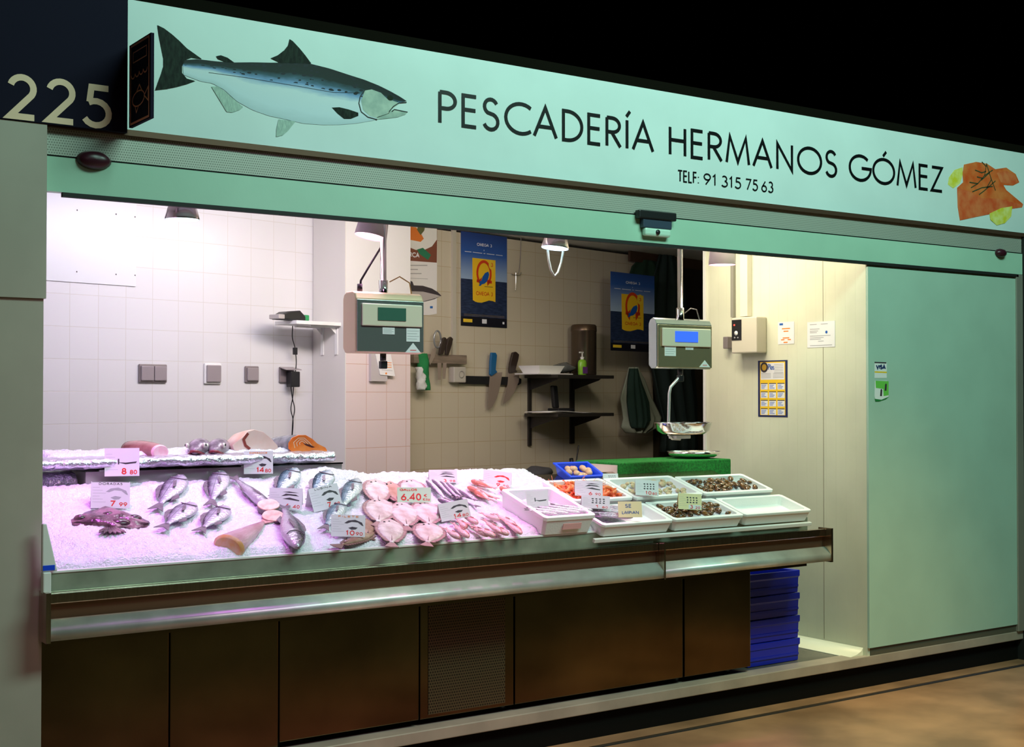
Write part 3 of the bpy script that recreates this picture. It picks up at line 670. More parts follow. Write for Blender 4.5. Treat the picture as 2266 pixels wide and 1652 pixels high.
M,l=place(657,1222,626,1126,n=.03); fish('hake','grey hake lying head down towards the counter edge, mouth open','fish',l*1.02,.095,.065,BASS,FM_lobass,Mfin_d,tail=.15,M=M,gill=True)
# long dark fish with two cut steaks
M,l=place(600,1135,512,1060,n=.028); fish('dogfish','slender grey fish lying diagonally behind two pink steaks','fish',l*1.05,.06,.05,SLIM,FM_lobass,Mfin_d,tail=.16,M=M)
M_steak=mat('pink_flesh',(.68,.32,.28),.25,col2=(.80,.50,.44),vs=30,sss=.2); M_skin=mat('dark_skin',(.20,.15,.16),.25,var=.3,vs=30)
def chunk(name,label,M,outline,depth,ms,mc,cat='fish piece',taper=.8,group=None,segs=5,extra=None):
    """cut piece: outline (x,y) is the cut face at z=0, body runs to -z"""
    t=thing(name,label,cat,M=M,group=group); R=[]
    for i in range(segs+1):
        u=i/segs; k=1-(1-taper)*u*u
        if i==segs: k*=.6
        R.append([(x*k,y*k,-depth*u) for x,y in outline])
    b=MB(); b.rings(R[::-1],True,False,m0=0); b.build('skin',ms,t)
    o=MB(); o.rings([[(x*1.0,y*1.0,-.001) for x,y in outline],[(x*.97,y*.97,.004) for x,y in outline]],False,True); o.build('cut_face',mc,t)
    return t
def ell(a,b_,n=26,wob=.06,seed=0,pw=1): return [((a+a*wob*noise.noise(Vector((math.cos(2*math.pi*k/n),math.sin(2*math.pi*k/n),seed))))*math.copysign(abs(math.cos(2*math.pi*k/n))**pw,math.cos(2*math.pi*k/n)),b_*(1+wob*2*noise.noise(Vector((math.cos(2*math.pi*k/n),math.sin(2*math.pi*k/n),seed+4))))*math.sin(2*math.pi*k/n)) for k in range(n)]
for k,(px,py,nn_,lb) in enumerate(((594,1117,.065,'round pink fish steak leaning on the slender grey fish'),(604,1141,.045,'round pink fish steak lying lowest, below the other steak'))):
    c=PS(px,py,nn_); M=frame(c,(1,-.3,0),(.25,.8,.55),Vector((1,-.3,0)).cross(Vector((.25,.8,.55))))
    chunk('fish_steak',lb,M,ell(.045,.036,seed=k),.03,M_skin,M_steak,taper=.95,group='pink fish steaks on the ice')
# monkfish lying across on the left
def blob(R,m,name,par): b=MB(); b.rings(R); return b.build(name,m,par)
M,l=place(330,1158,158,1158,n=.02); M_monk=mat('monkfish_skin',(.07,.03,.045),.2,col2=(.34,.17,.23),vs=16,bump=.4,bs=50)
mk=thing('monkfish','dark purplish monkfish spread flat on the ice at far left','fish',M=M)
R=[]; n=20
for i in range(n+1):
    u=i/n; x=l*(.5-u); w=.010+.085*math.sin(math.pi*u)**.8*(1+.5*noise.noise(Vector((u*7,0,2)))); hgt=.008+.020*math.sin(math.pi*u)
    R.append([(x,.03*math.sin(u*3)+w*math.cos(a)+(.012*math.sin(5*a+u*9)),hgt*math.sin(a)*(1+.2*math.sin(3*a+u*12))) for a in [2*math.pi*k/20 for k in range(20)]])
blob(R,M_monk,'body',mk)
fn=MB()
for k in range(6):
    a=math.radians(-125+14*k+0); o=Vector((-.015+(k-2.5)*.006,-.075,.012)); d=Vector((math.cos(a),math.sin(a),0)); p=d.cross(Vector((0,0,1)))
    fn.prism([o-p*.004,o+d*.04-p*.009,o+d*.060,o+d*.04+p*.009,o+p*.004],(0,0,1),.004,back=True)
fn.build('pectoral_fin',M_monk,mk)
mk_h=MB()
for k,(x,y,r) in enumerate(((-.05,.0,.035),(.03,-.02,.04),(.09,.02,.03),(-.11,.02,.025),(0.0,.05,.03))): mk_h.ball((x,y,.012),r,r*.7,.016,12,7)
mk_h.build('flesh_lump',mat('monk_flesh',(.20,.08,.12),.2,col2=(.06,.025,.04),vs=25),mk)
# cod loin, cone shaped, cut face to the front left
M,l=place(507,1208,583,1156,n=.032)
t=thing('cod_tail','pinkish fish tail piece tapering to the right, its orange cut end at the counter edge','fish piece',M=M); R=[]
for i in range(15):
    u=i/14; w=.058*(1-u)**.75+.006; R.append([(l*(.5-u),w*math.cos(a),.045*(1-u*.85)*math.sin(a)+.0) for a in [2*math.pi*k/18 for k in range(18)]])
b=MB(); b.rings(R[::-1],True,False); b.build('skin',mat('cod_skin',(.38,.20,.22),.25,col2=(.58,.40,.42),vs=20,bump=.3,bs=120,aniso=(.3,1,1)),t)
b=MB(); b.rings([R[0],[(l*.5+.012,y*.8,z*.8) for x,y,z in R[0]]],False,True); b.build('cut_face',mat('orange_flesh',(.85,.45,.18),.25,col2=(.85,.62,.42),vs=25,sss=.2),t)
tf=MB(); tf.prism([(-l*.46,-.006,0),(-l*.46,.006,0),(-l*.60,.03,0),(-l*.57,0,0),(-l*.60,-.02,0)],(0,0,1),.003,back=True); tf.build('tail_fin',Mfin_p,t)
# flat fishes
def flat(name,label,hx,hy,tx,ty,wr,ma,mb_,group=None,n=.025,th=.026,cat='flatfish'):
    M,l=place(hx,hy,tx,ty,n=n); t=thing(name,label,cat,M=M,group=group); R=[]; l*=.98; w=l*wr*.50
    for i in range(17):
        u=i/16; h=max(.05,math.sin(math.pi*min(1,u*1.02)**.8))**.75
        if u>.8: h=max(h*.9,.14)
        x=l*(.5-u*.86); R.append([(x,w/2*h*math.cos(a)*(1+.05*math.sin(7*u*6)),.003+th/2*(h*.8+.2)*math.sin(a)) for a in [2*math.pi*k/14 for k in range(14)]])
    MB().rings(R).build('body',ma,t)
    f=MB(); P=[]; 
    for i in range(33):
        u=.08+.86*i/32; h=math.sin(math.pi*u**.8)**.75; r=w/2*h+.009+(.005 if i%2 else -.003); P.append((l*(.5-u*.86),r))
    f.prism([(x,y,.002) for x,y in P]+[(x,-y,.002) for x,y in P[::-1]],(0,0,1),.002,back=True); f.build('fringe_fin',mb_,t)
    f=MB(); xp=-l*.34; f.prism([(xp,-.008,.003),(xp,.008,.003),(-l*.5,.03,.003),(-l*.515,.01,.003),(-l*.5,-.008,.003),(-l*.49,-.026,.003)],(0,0,1),.002,back=True); f.build('tail_fin',mb_,t)
    g=MB(); g.tube([(l*.20,w*.25,th*.42),(l*.17,w*.1,th*.52),(l*.17,-w*.1,th*.52),(l*.20,-w*.25,th*.42)],.0022,6); g.tube([(l*.14,0,th*.5),(-l*.3,0,th*.36)],.0016,6); g.build('gill_line',mb_,t)
    for s in (0,1):
        e=MB(); e.ball((l*.34-.012*s,w*.05+.020*s,th*.42),.006,.006,.005,8,6); e.build('eye',M_eyeb,t)
    return t
M_gal=mat('megrim_skin',(.56,.44,.42),.2,col2=(.82,.74,.72),vs=22,bump=.3,bs=60,sss=.1); M_galf=mat('megrim_fin',(.40,.24,.24),.35,var=.15,vs=50)
M_brf=mat('sole_brown',(.28,.15,.10),.3,col2=(.42,.26,.20),vs=25); M_brff=mat('sole_fin',(.18,.10,.08),.4)
for h,t,w,lb,mm in (((832,1061),(838,1124),.72,'pale megrim uppermost of the left column of flatfish',0),((862,1066),(884,1121),.55,'brownish megrim lying behind the GALLOS card at its left',1),((912,1062),(912,1112),.85,'pale megrim mostly behind the GALLOS card',0),
    ((843,1104),(836,1166),.75,'pale megrim in the middle of the left column, below the GALLOS card',0),((889,1112),(902,1176),.70,'pale megrim directly below the GALLOS card',0),((940,1110),(952,1170),.78,'broad pale megrim below the right end of the GALLOS card',0),
    ((862,1150),(868,1212),.72,'pale megrim at the counter edge right of the brown sole',0),((952,1158),(945,1210),.90,'short pale megrim at the counter edge before the pink fish',0)):
    flat('megrim',lb,*h,*t,w,M_gal if not mm else mat('megrim_brown',(.42,.22,.15),.3,col2=(.60,.40,.34),vs=18),M_galf,group='megrims on the ice',n=.036)
flat('sole','brown sole at the counter edge below the 10 90 card',828,1180,742,1212,.42,M_brf,M_brff,n=.026,group='brown soles')
flat('sole','brown sole sticking out behind the right side of the 10 90 card',806,1148,818,1196,.62,M_brf,M_brff,n=.024,group='brown soles')
# slender silver fish
sil=[((942,1066),(989,1112)),((973,1068),(1016,1108)),((985,1071),(1026,1104)),((1000,1098),(1058,1126)),((968,1108),(1016,1124)),((1012,1088),(1054,1112)),((955,1064),(1005,1106)),((990,1078),(1042,1104))]
for i,(h,t) in enumerate(sil):
    M,l=place(*h,*t,n=.03+.006*(i%3)); fish('blue_whiting','slender silvery fish in the bundle below the 3 98 card','fish',l,.032,.026,SLIM,FM_silver,Mfin_d,group='slender silvery fish in the bundle',tail=.14,M=M,fins=False,bend=.02*((i%3)-1))
for h,t,lb in (((1041,1067),(1098,1086),'small pink fish lying uppermost below the 9 80 card'),((1033,1081),(1102,1109),'small pink fish lying lowest of the three left of the foam boxes'),((1105,1082),(1150,1102),'small pink fish nearest the foam boxes behind the front row'),((1050,1090),(1085,1112),'small pink fish partly under the lowest one')):
    M,l=place(*h,*t,n=.032); fish('red_mullet',lb,'fish',l,.042,.032,SLIM,FM_pinkf,Mfin_p,group='small pink fish left of the foam boxes',tail=.16,M=M)
pk=[((1032,1161),(1080,1189)),((1068,1153),(1108,1182)),((1105,1150),(1153,1184)),((1062,1138),(1104,1154)),((1000,1160),(1036,1192)),((1018,1143),(1056,1162)),((1096,1140),(1140,1166)),((1046,1168),(1094,1190)),((1120,1158),(1150,1180)),((984,1172),(1016,1194)),((1084,1166),(1124,1186)),((1008,1150),(1030,1172))]
M_lang=fishmat('pink_gurnard_skin',(.50,.05,.08),(.82,.28,.32),(.90,.60,.62),H=.035,scale=200,metal=.05)
for i,(t,h) in enumerate(pk):
    M,l=place(*h,*t,n=.03+.008*(i%2)); fish('pink_fish','small pink red fish in the cluster at the counter edge left of the foam box','fish',l*1.05,.034,.028,SLIM,M_lang,Mfin_p,group='pink fish cluster at the counter edge',tail=.2,M=M,bend=.03*((i%3)-1))
# on the foil tray
def PF(px,py,y,dz=0): q=PY(px,py,y); return q
M_redflesh=mat('fish_cut_pink',(.85,.40,.50),.25,col2=(.9,.62,.66),vs=25,sss=.15)
a=PY(296,992,.86); b_=PY(346,1000,.68); 
t=thing('tuna_tail','dark reddish fish tail piece with pink cut face at the left of the foil tray','fish piece',M=frame(((a+b_)/2),(b_-a).normalized(),(0,0,1),(b_-a).normalized().cross(Vector((0,0,1)))))
R=[]; L2=(b_-a).length+.04
for i in range(12):
    u=i/11; k=.55+.45*math.sin(math.pi*min(1,.25+u*.6)); R.append([(L2*(u-.5),.040*k*math.cos(c_),.055*k*math.sin(c_)) for c_ in [2*math.pi*q/18 for q in range(18)]])
x=MB(); x.rings(R,True,False); x.build('skin',mat('monk_tail_skin',(.26,.10,.09),.25,col2=(.42,.20,.18),vs=14,bump=.2,bs=30),t)
x=MB(); x.rings([R[-1],[(p[0]+.012,p[1]*.85,p[2]*.85) for p in R[-1]]],False,True); x.build('cut_face',M_redflesh,t)
for px,lb in ((437,'grey hake head with open mouth, left of the pair on the foil tray'),(480,'grey hake head with open mouth, right of the pair on the foil tray')):
    c=PY(px,993,.70); d=Vector((-.55,-.8,-.05)); M=frame(c,d,Vector((0,0,1)),d.cross(Vector((0,0,1)))); t=thing('cut_hake',lb,'fish',M=M,group='hake heads on the foil tray'); R=[]
    for i in range(12):
        u=i/11; k=(.16+.84*min(1,u*1.5)**.7); R.append([(.075-.14*u,.004+.040*k*math.sin(c_)-(.008 if u<.3 else 0),.046*k*math.cos(c_)) for c_ in [2*math.pi*q/18 for q in range(18)]])
    MB().rings(R).build('head',mat('hake_head_skin',(.14,.10,.13),.2,col2=(.36,.28,.34),vs=20),t)
    mo=MB(); mo.tube([(.030,-.022,-.034),(.072,-.006,-.012),(.082,-.004,0),(.072,-.006,.012),(.030,-.022,.034)],.006,8); mo.build('mouth',mat('mouth_dark',(.22,.03,.04),.3),t)
    for s in (-1,1): e=MB(); e.ball((.035,.018,.036*s),.011,.011,.008,10,7); eo=e.build('eye',M_eyew,t); e=MB(); e.ball((.037,.019,.042*s),.006,.006,.005,8,6); e.build('pupil',M_eyeb,eo)
def facepx(pts,cx,cy,y): c=PY(cx,cy,y); return c,[((PY(a,b,y)-c).x,(PY(a,b,y)-c).z) for a,b in pts]
def slabpiece(name,label,pts,cx,cy,y,dep,ms,mc,shift=(0,0)):
    c,o=facepx(pts,cx,cy,y); t=thing(name,label,'fish piece',loc=c); R=[]
    for i in range(6):
        u=i/5; k=1-.35*u*u; R.append([(x*k+shift[0]*u,dep*u,z*k+shift[1]*u) for x,z in o])
    b=MB(); b.rings(R,False,True); b.build('skin',ms,t)
    b=MB(); b.rings([R[0],[(x*.985,-.004,z*.985) for x,_,z in R[0]]],False,True); f=b.build('cut_face',mc,t); return t,f,c
t,f,c=slabpiece('swordfish_piece','large pale pink swordfish piece, tallest on the foil tray',[(514,984),(535,968),(548,954),(562,950),(582,955),(600,970),(614,985),(616,996),(604,1003),(560,1006),(530,1004),(518,998)],565,985,.70,.13,mat('sword_skin',(.78,.40,.30),.3,col2=(.85,.62,.55),vs=10),mat('sword_flesh',(.84,.58,.50),.28,col2=(.88,.70,.64),vs=9,sss=.2),shift=(-.03,0))
d=MB(); stroke(d,[((PY(a,b,.70)-c).x,(PY(a,b,.70)-c).z) for a,b in ((548,958),(538,972),(542,985),(552,993))],(0,0,0),fU,fV,NF,.012,.0062); d.build('dark_muscle',mat('dark_muscle',(.28,.06,.05),.3),f)
t,f,c=slabpiece('salmon_piece','salmon piece with dark skin and orange cut face, rightmost on the foil tray',[(638,980),(646,968),(660,962),(676,962),(690,970),(702,981),(720,990),(724,997),(716,1002),(690,1000),(664,1003),(646,1000),(638,992)],676,984,.68,.17,mat('salmon_skin',(.10,.11,.13),.2,col2=(.34,.34,.38),vs=20),mat('salmon_flesh',(.95,.20,.03),.25,col2=(.98,.32,.08),vs=20,sss=.1),shift=(-.055,0))
d=MB()
for r in (.25,.5,.75):
    stroke(d,[((PY(668+dx*r,980+dy*r,.68)-c).x,(PY(668+dx*r,980+dy*r,.68)-c).z) for dx,dy in ((-22,14),(-26,-2),(-12,-15),(6,-15),(20,-2),(30,10))],(0,0,0),fU,fV,NF,.003,.0052)
d.build('fat_lines',mat('fat_line',(.95,.72,.48),.4),f)
d=MB(); d.prism([Vector(((PY(a,b,.68)-c).x,-.0041,(PY(a,b,.68)-c).z)) for a,b in ((670,980),(684,983),(696,989),(690,990),(676,985))],NF,.0012); d.build('belly_cavity',mat('cavity',(.10,.02,.02),.4),f)
# ================= POLYSTYRENE BOXES =================
FMT={'A':(3.432,3.716,-.030,.325,.012,.085),'B':(3.735,4.152,-.065,.165,0,.060),'C':(4.158,4.605,-.062,.168,0,.060),'D':(4.612,5.075,-.060,.165,0,.060),
'E':(3.742,4.100,.175,.440,.018,.065),'F':(4.106,4.545,.172,.435,.018,.065),'G':(4.551,5.030,.172,.415,.018,.065)}
BL={'A':'tall white foam box nearest the ice bed, holding thin pink fish','B':'white foam box of dark slender fish behind the SE LIMPIAN card','C':'white foam box of mussels on ice in the front row','D':'empty white foam box at the right end of the counter',
'E':'white foam box of orange red prawns in the back row','F':'white foam box of clams on ice in the back row','G':'white foam box of mussels at the right of the back row'}
def fbox(k):
    x0,x1,s0,s1,nb,h=FMT[k]; w=.022; f=.016; c=SL((x0+x1)/2,(s0+s1)/2,nb); M=frame(c,SX,SD,SN); X=(x1-x0)/2; Y=(s1-s0)/2; z=h
    t=thing('foam_box',BL[k],'foam box',M=M,group='white polystyrene fish boxes'); v=[]
    def rr(a,b,z): return [(x,y,z) for x,y in ((-a+.012,-b),(a-.012,-b),(a,-b+.012),(a,b-.012),(a-.012,b),(-a+.012,b),(-a,b-.012),(-a,-b+.012))]
    tp=.012
    R=[rr(X-tp,Y-tp,0),rr(X-.003,Y-.003,z*.80),rr(X,Y,z*.80),rr(X,Y,z),rr(X-w,Y-w,z),rr(X-w-.006,Y-w-.006,f)]
    m=MB(); m.rings(R); m.sm=[False]*len(m.sm); o=m.build('body',M_styro,t); bevel(o,.002,1)
    if k=='A': MB().box(-X*.25,X*.45,-Y-.0015,-Y+.002,z*.30,z*.62).build('stamp',mat('box_stamp',(.80,.42,.42),.5),t)
    return t
for k in FMT: fbox(k)
struct
# foam support under the box row
tag(bevel(slab(MB(),3.70,5.085,-.068,-.052,-.022,-.004).build('support_strip',M_white),.002),'white strip under the front row of foam boxes','strip')
def boxice(k,frac=1,h=.030,lo=0,amp=.012):
    x0,x1,s0,s1,nb,hh=FMT[k]; w=.034
    f=icefield(SL,x0+w,x0+w+(x1-x0-2*w)*frac,s0+w,s1-w,.009,lambda x,s:nb+h+amp*lump(x,s,14,3),hash(k)%7 if False else ord(k),.02)
    tag(f.build('box_ice',M_ice),'crushed ice in the '+{'A':'tall foam box of thin pink fish','E':'foam box of orange red prawns','B':'foam box of dark slender fish','C':'front foam box of mussels','F':'foam box of clams','G':'back foam box of mussels'}[k],'ice',kind='stuff')
boxice('A',h=.050); boxice('E',h=.034); boxice('B',frac=.55,h=.032); boxice('C',h=.042); boxice('F',h=.042); boxice('G',h=.042)
def rnd(a,b): return random.uniform(a,b)
def scatter(k,n,mk,group,label,cat,h=.035,name='mussel',rot=True,xr=(0,1),sr=(0,1),tries=400,mind=.02,tilt=.6):
    x0,x1,s0,s1,nb,hh=FMT[k]; w=.048; P=[]; protos=mk; out=[]
    for _ in range(tries*4):
        if len(P)>=n: break
        x=x0+w+(x1-x0-2*w)*rnd(*xr); s=s0+w*.9+(s1-s0-1.8*w)*rnd(*sr)
        if all((x-a)**2+(s-b)**2>mind**2 for a,b in P): P.append((x,s))
    for i,(x,s) in enumerate(P):
        o=protos[i%len(protos)]; M=frame(SL(x,s,nb+h+rnd(0,.008)),SX,SD,SN)@Matrix.Rotation(rnd(0,6.28),4,'Z')@Matrix.Rotation(rnd(-tilt,tilt),4,'X')@Matrix.Rotation(rnd(-tilt,tilt)*.5,4,'Y')
        q=copytree(o,M); q['label']=label; q['category']=cat; q['group']=group; out.append(q)
    return out
def kill(L):
    for o in L:
        for c in list(o.children): bpy.data.objects.remove(c)
        bpy.data.objects.remove(o)
M_mus=mat('mussel_shell',(.02,.012,.010),.18,col2=(.30,.12,.03),vs=40,coat=.5); M_clam=mat('clam_shell',(.48,.34,.18),.35,col2=(.72,.60,.40),vs=45)
def shell(m,L,w,h,seed,nm):
    b=MB(); R=[]
    for i in range(11):
        u=i/10; k=math.sin(math.pi*min(1,u**.75))**.6 if 0<u<1 else .04; r=[]
        for j in range(12):
            a=2*math.pi*j/12; r.append((L*(u-.5),w/2*k*math.cos(a)+w*.18*math.sin(u*2.2),h/2*k*math.copysign(abs(math.sin(a))**1.1,math.sin(a))))
        R.append(r)
    return b.rings(R).build(nm,m)
mp=[shell(M_mus,.050,.027,.021,1,'mussel'),shell(M_mus,.058,.030,.024,2,'mussel')]
cp=[shell(M_clam,.032,.028,.017,1,'clam'),shell(M_clam,.036,.030,.018,2,'clam')]
scatter('C',40,mp,'mussels in the front foam box','dark mussel on ice in the front row foam box by the 3 20 card','mussel',mind=.019,h=.052)
scatter('G',40,mp,'mussels in the back foam box','dark mussel on ice in the back row foam box at the right','mussel',mind=.020,h=.052)
scatter('F',46,cp,'clams in the back foam box','small tan clam on ice in the back row foam box by the 10 80 card','clam',mind=.016,h=.050)
kill(mp); kill(cp)
M_prawn=mat('prawn_shell',(.85,.10,.02),.22,col2=(.95,.32,.12),vs=40,sss=.1)
def prawn():
    t=thing('prawn','x','prawn'); R=[]; n=12
    for i in range(n+1):
        u=i/n; a=-.5+u*2.6; rr=.026; k=(.35+.65*math.sin(math.pi*min(1,.15+u*.75)))*.0095; c=Vector((rr*math.cos(a),rr*math.sin(a)*1.3,0)); d=Vector((math.cos(a),math.sin(a),0))
        R.append([c+d*(k*math.cos(b))+Vector((0,0,k*math.sin(b))) for b in [2*math.pi*j/10 for j in range(10)]])
    MB().rings(R).build('body',M_prawn,t)
    b=MB(); e=R[-1][0]; 
    b.prism([(e.x,e.y,0),(e.x-.012,e.y-.014,0),(e.x-.016,e.y-.004,0),(e.x-.014,e.y+.006,0)],(0,0,1),.002,back=True); b.build('tail_fan',M_prawn,t)
    b=MB(); s=R[0][5]; 
    for q in (-1,1): b.tube([(R[0][0].x-.005,R[0][0].y,.003*q),(.03,-.035,.008*q),(.012,-.055,.012*q)],.0008,5)
    b.build('antennae',M_prawn,t); return t
pp_=[prawn()]
scatter('E',60,pp_,'orange red prawns in the foam box','orange red prawn in the heap in the back row foam box','prawn',h=.050,mind=.014,tilt=.7)
kill(pp_)
for i in range(11):
    x=3.47+.021*i; s=.055+.02*(i%3); M=frame(SL(x,s,.086),Vector((.85,0,0))+SD*-.5,Vector((.5,0,0))+SD*.85,SN)
    fish('anchovy','thin pinkish fish laid in the tall foam box nearest the ice bed','fish',.15,.022,.018,SLIM,FM_silver,Mfin_d,group='thin pinkish fish in the tall foam box',tail=.14,M=M,fins=False,bend=.03*((i%3)-1))
for i in range(11):
    x=3.815+.016*(i%8); s=.10-.018*(i//2)+.03*(i%2); M=frame(SL(x,s,.056+.005*(i%3)),Vector((.93,0,0))+SD*-.33,Vector((.33,0,0))+SD*.93,SN)
    fish('sardine','dark backed slender fish in the foam box behind the SE LIMPIAN card','fish',.19,.026,.022,SLIM,FM_dark,Mfin_d,group='dark slender fish in the foam box',tail=.14,M=M,fins=False,bend=.03*((i%3)-1))
# blue tub with shellfish on the rear edge
c=PY(1290,1060,.55); bx=PY(1246,1062,.52).x; bx1=PY(1336,1058,.52).x; zb=PY(1290,1064,.50).z
tn=math.radians(24); TM=frame(PY(1290,1070,.545),(1,0,0),(0,math.cos(tn),math.sin(tn)),(0,-math.sin(tn),math.cos(tn)))
t=thing('blue_tub','small bright blue plastic tub of brown shells behind the foam boxes','tub',M=TM@Matrix.Translation((0,.055,0))); Xh=.105; Yh=.075; H=.055
m=MB(); m.rings([rr4(Xh-.02,Yh-.02,0),rr4(Xh-.004,Yh-.004,H*.85),rr4(Xh+.006,Yh+.006,H*.87),rr4(Xh+.006,Yh+.006,H),rr4(Xh-.008,Yh-.008,H),rr4(Xh-.022,Yh-.022,.008)]); m.sm=[False]*len(m.sm); m.build('body',M_blueb,t)
M_shr=mat('brown_shell',(.62,.32,.18),.35,col2=(.80,.52,.36),vs=20)
for i in range(14):
    o=MB(); a,b_=rnd(-Xh+.035,Xh-.035),rnd(-Yh+.03,Yh-.03); o.ball((0,0,0),.024,.018,.014,12,8); q=o.build('cockle',M_shr); q.matrix_basis=t.matrix_basis@Matrix.Translation((a,b_,.036+.008*(i%2)))@Matrix.Rotation(rnd(0,3),4,'Z')@Matrix.Rotation(rnd(-.3,.3),4,'X'); tag(q,'brownish shell in the small blue tub','shellfish','brown shells in the blue tub')
# stand under tub and green turf riser
gx0=PY(1368,1065,.62).x; gx1=PY(1618,1060,.62).x; gz=PY(1500,1019,.62).z
tag(bevel(MB().box(gx0,gx1,.62,.98,1.08,gz).build('turf_riser',M_grass),.006),'riser covered with bright green artificial turf behind the foam boxes','riser')
tag(MB().box(gx0-.006,gx0-.0005,.625,.98,1.08,gz-.012).build('riser_side_panel',mat('pink_panel',(.70,.55,.50),.4)),'pale panel on the left side of the green turf riser','panel')
tag(MB().box(bx-.35,gx0-.01,.66,.80,1.035,zb-.0005).build('rear_shelf',M_white),'narrow ledge behind the ice that carries the blue tub','ledge')
tag(MB().box(1.36,5.1,.66,1.0,.17,1.03).build('counter_back_cabinet',mat('back_cabinet',(.25,.24,.22),.4,metal=.5)),'steel service cabinet behind the display counter','cabinet')
# ================= PRICE CARDS =================
M_gcard=mat('green_card',(.62,.82,.60),.55); M_ycard=mat('yellow_card',(.90,.76,.42),.55); M_cblk=mat('card_black',(.03,.03,.03),.5); M_bpen=mat('blue_pen',(.05,.10,.32),.5)
def card(label,cx,bot,w,h,yaw,n,title,price,cents,kind='std',y=None,tilt=16,roll=0,motif=0,mc=None,back=True):
    c=onice(cx,bot,n) if y is None else PY(cx,bot,y); w*=.9
    yw=math.radians(yaw); U=Vector((math.cos(yw),math.sin(yw),0)); Nn=Vector((math.sin(yw),-math.cos(yw),0)); V=Vector((0,0,1))
    tl=math.radians(tilt); V2=(V*math.cos(tl)-Nn*math.sin(tl)); N2=(Nn*math.cos(tl)+V*math.sin(tl))
    if roll: Rm=Matrix.Rotation(math.radians(roll),3,N2); U=Rm@U; V2=Rm@V2
    t=thing('price_card',label,'price card',c,group='fish price cards')
    s=Sheet(-U*w/2,U,V2,N2)
    s.rect(mc or M_paper,0,0,w,h,.0008,0)
    if back:
        s2=MB(); O=-U*w/2+V2*h; V3=(-V*math.cos(tl)-Nn*math.sin(tl)*1.6).normalized(); s2.obox(O-N2*.001,U*w,V3*h*.85,N2*-.0008); s2.build('back_leaf',mc or M_paper,t)
    if kind=='std':
        if title: s.text(M_orange if motif%2 else M_dark,title,w*.2,h*.875,h*.085,.0016,.0011,fit=w*.6,gap=.2)
        s.rect(M_cblk,w*.02,h*.98,w*.98,h*.995,.0011,.0007) if motif==2 else None
        for i in range(6): s.rect(M_grey,w*.04,h*(.78-i*.11),w*(.22+.08*((i*7)%3)),h*(.788-i*.11),.001,.0007)
        P=[[(.38,.62),(.5,.74),(.7,.78),(.9,.66),(.95,.5),(.9,.52),(.78,.66),(.6,.68),(.46,.6)],[(.5,.4),(.62,.46),(.78,.42),(.72,.34),(.6,.32)]]
        if motif==3: P=[[(.36,.5),(.6,.42),(.9,.46),(.93,.52),(.6,.48)],[(.38,.62),(.42,.62),(.42,.42),(.38,.42)]]
        if motif==4: P=[[(.36,.62),(.5,.74),(.8,.7),(.9,.62),(.6,.66)],[(.4,.5),(.62,.56),(.92,.44),(.9,.4),(.6,.46)],[(.4,.82),(.6,.84),(.9,.78),(.6,.78)]]
        if motif==5: P=[[(.34+.13*i+.03*(j%2),.76-.15*j),(.41+.13*i,.80-.15*j),(.44+.13*i,.72-.15*j),(.38+.13*i,.70-.15*j)] for i in range(4) for j in range(3)]
        for q in P: s.poly(M_grey if motif==2 else M_dark if motif!=6 else M_red,[(a*w,b*h) for a,b in q],.0011,.0007)
        if price:
            s.rect(M_paper,w*.44,h*.04,w*.97,h*.30,.0013,.0011)
            s.text(M_red,price,w*(.50 if len(price)==1 else .44),h*.06,h*.23,h*.045,.0016,fit=w*.13*len(price)-w*.01)
            s.text(M_red,cents,w*.73,h*.06,h*.16,h*.03,.0016,fit=w*.2)
    elif kind=='gallos':
        s.text(M_red,'GALLOS',w*.08,h*.76,h*.16,.0026,.0012,fit=w*.5); s.text(M_red,'6,40',w*.12,h*.12,h*.48,.006,.0012,fit=w*.58); s.text(M_red,'€',w*.78,h*.36,h*.2,.0022,.0012,fit=w*.1); s.text(M_red,'Kilo',w*.76,h*.1,h*.2,.0022,.0012,fit=w*.2)
    elif kind=='limpian':
        s.text(M_bpen,'SE',w*.3,h*.60,h*.24,.0030,.0012,fit=w*.26); s.text(M_bpen,'LiMPiAN',w*.16,h*.2,h*.2,.0028,.0012,fit=w*.7)
    s.build('front',t); return t
card('white price card 8 80 clipped to the foil tray edge',270,1053,.150,.113,-18,0,'', '8','80',y=.585,tilt=6,motif=3,back=False)
card('white price card EMPERADOR 14 80 hanging on the foil tray edge',572,1048,.137,.098,-22,0,'EMPERADOR','14','80',y=.600,tilt=4,motif=1,back=False)
card('white price card DORADAS 7 99 standing above the dark monkfish',244,1124,.162,.105,-14,.03,'DORADAS','7','99',motif=2,roll=-2)
card('white price card 6 40 in front of a sea bass and the pink steaks',631,1127,.150,.090,-28,.035,'','6','40',motif=4,roll=-2)
card('white price card LUBINA 7 98 leaning between the sea basses',727,1126,.145,.100,-8,.035,'LUBINA','7','98',motif=0,roll=10)
card('white price card 10 90 in front of the brown soles',770,1187,.150,.088,-22,.04,'FILETE','10','90',motif=1,roll=-3)
card('pale green handwritten card GALLOS 6,40 € Kilo over the megrims',917,1111,.165,.066,-22,.05,'','','',kind='gallos',mc=M_gcard,roll=-1,back=False)
card('price card 3 98 standing at the back edge of the ice, left of two',981,1068,.145,.062,-24,.022,'','3','98',motif=4)
card('price card 9 80 standing at the back edge of the ice, right of two',1098,1078,.148,.078,-30,.022,'','9','80',motif=6,roll=-7)
card('price card 14 80 above the cluster of pink fish',1010,1148,.145,.078,-22,.045,'','14','80',motif=1,roll=10)
card('price card with a ship like mark standing in the tall foam box',1191,1126,.115,.082,-14,.085,'','','',motif=3,back=False)
card('price card 6 90 standing in the box of prawns',1303,1097,.145,.072,-26,.095,'','6','90',motif=4,roll=-3)
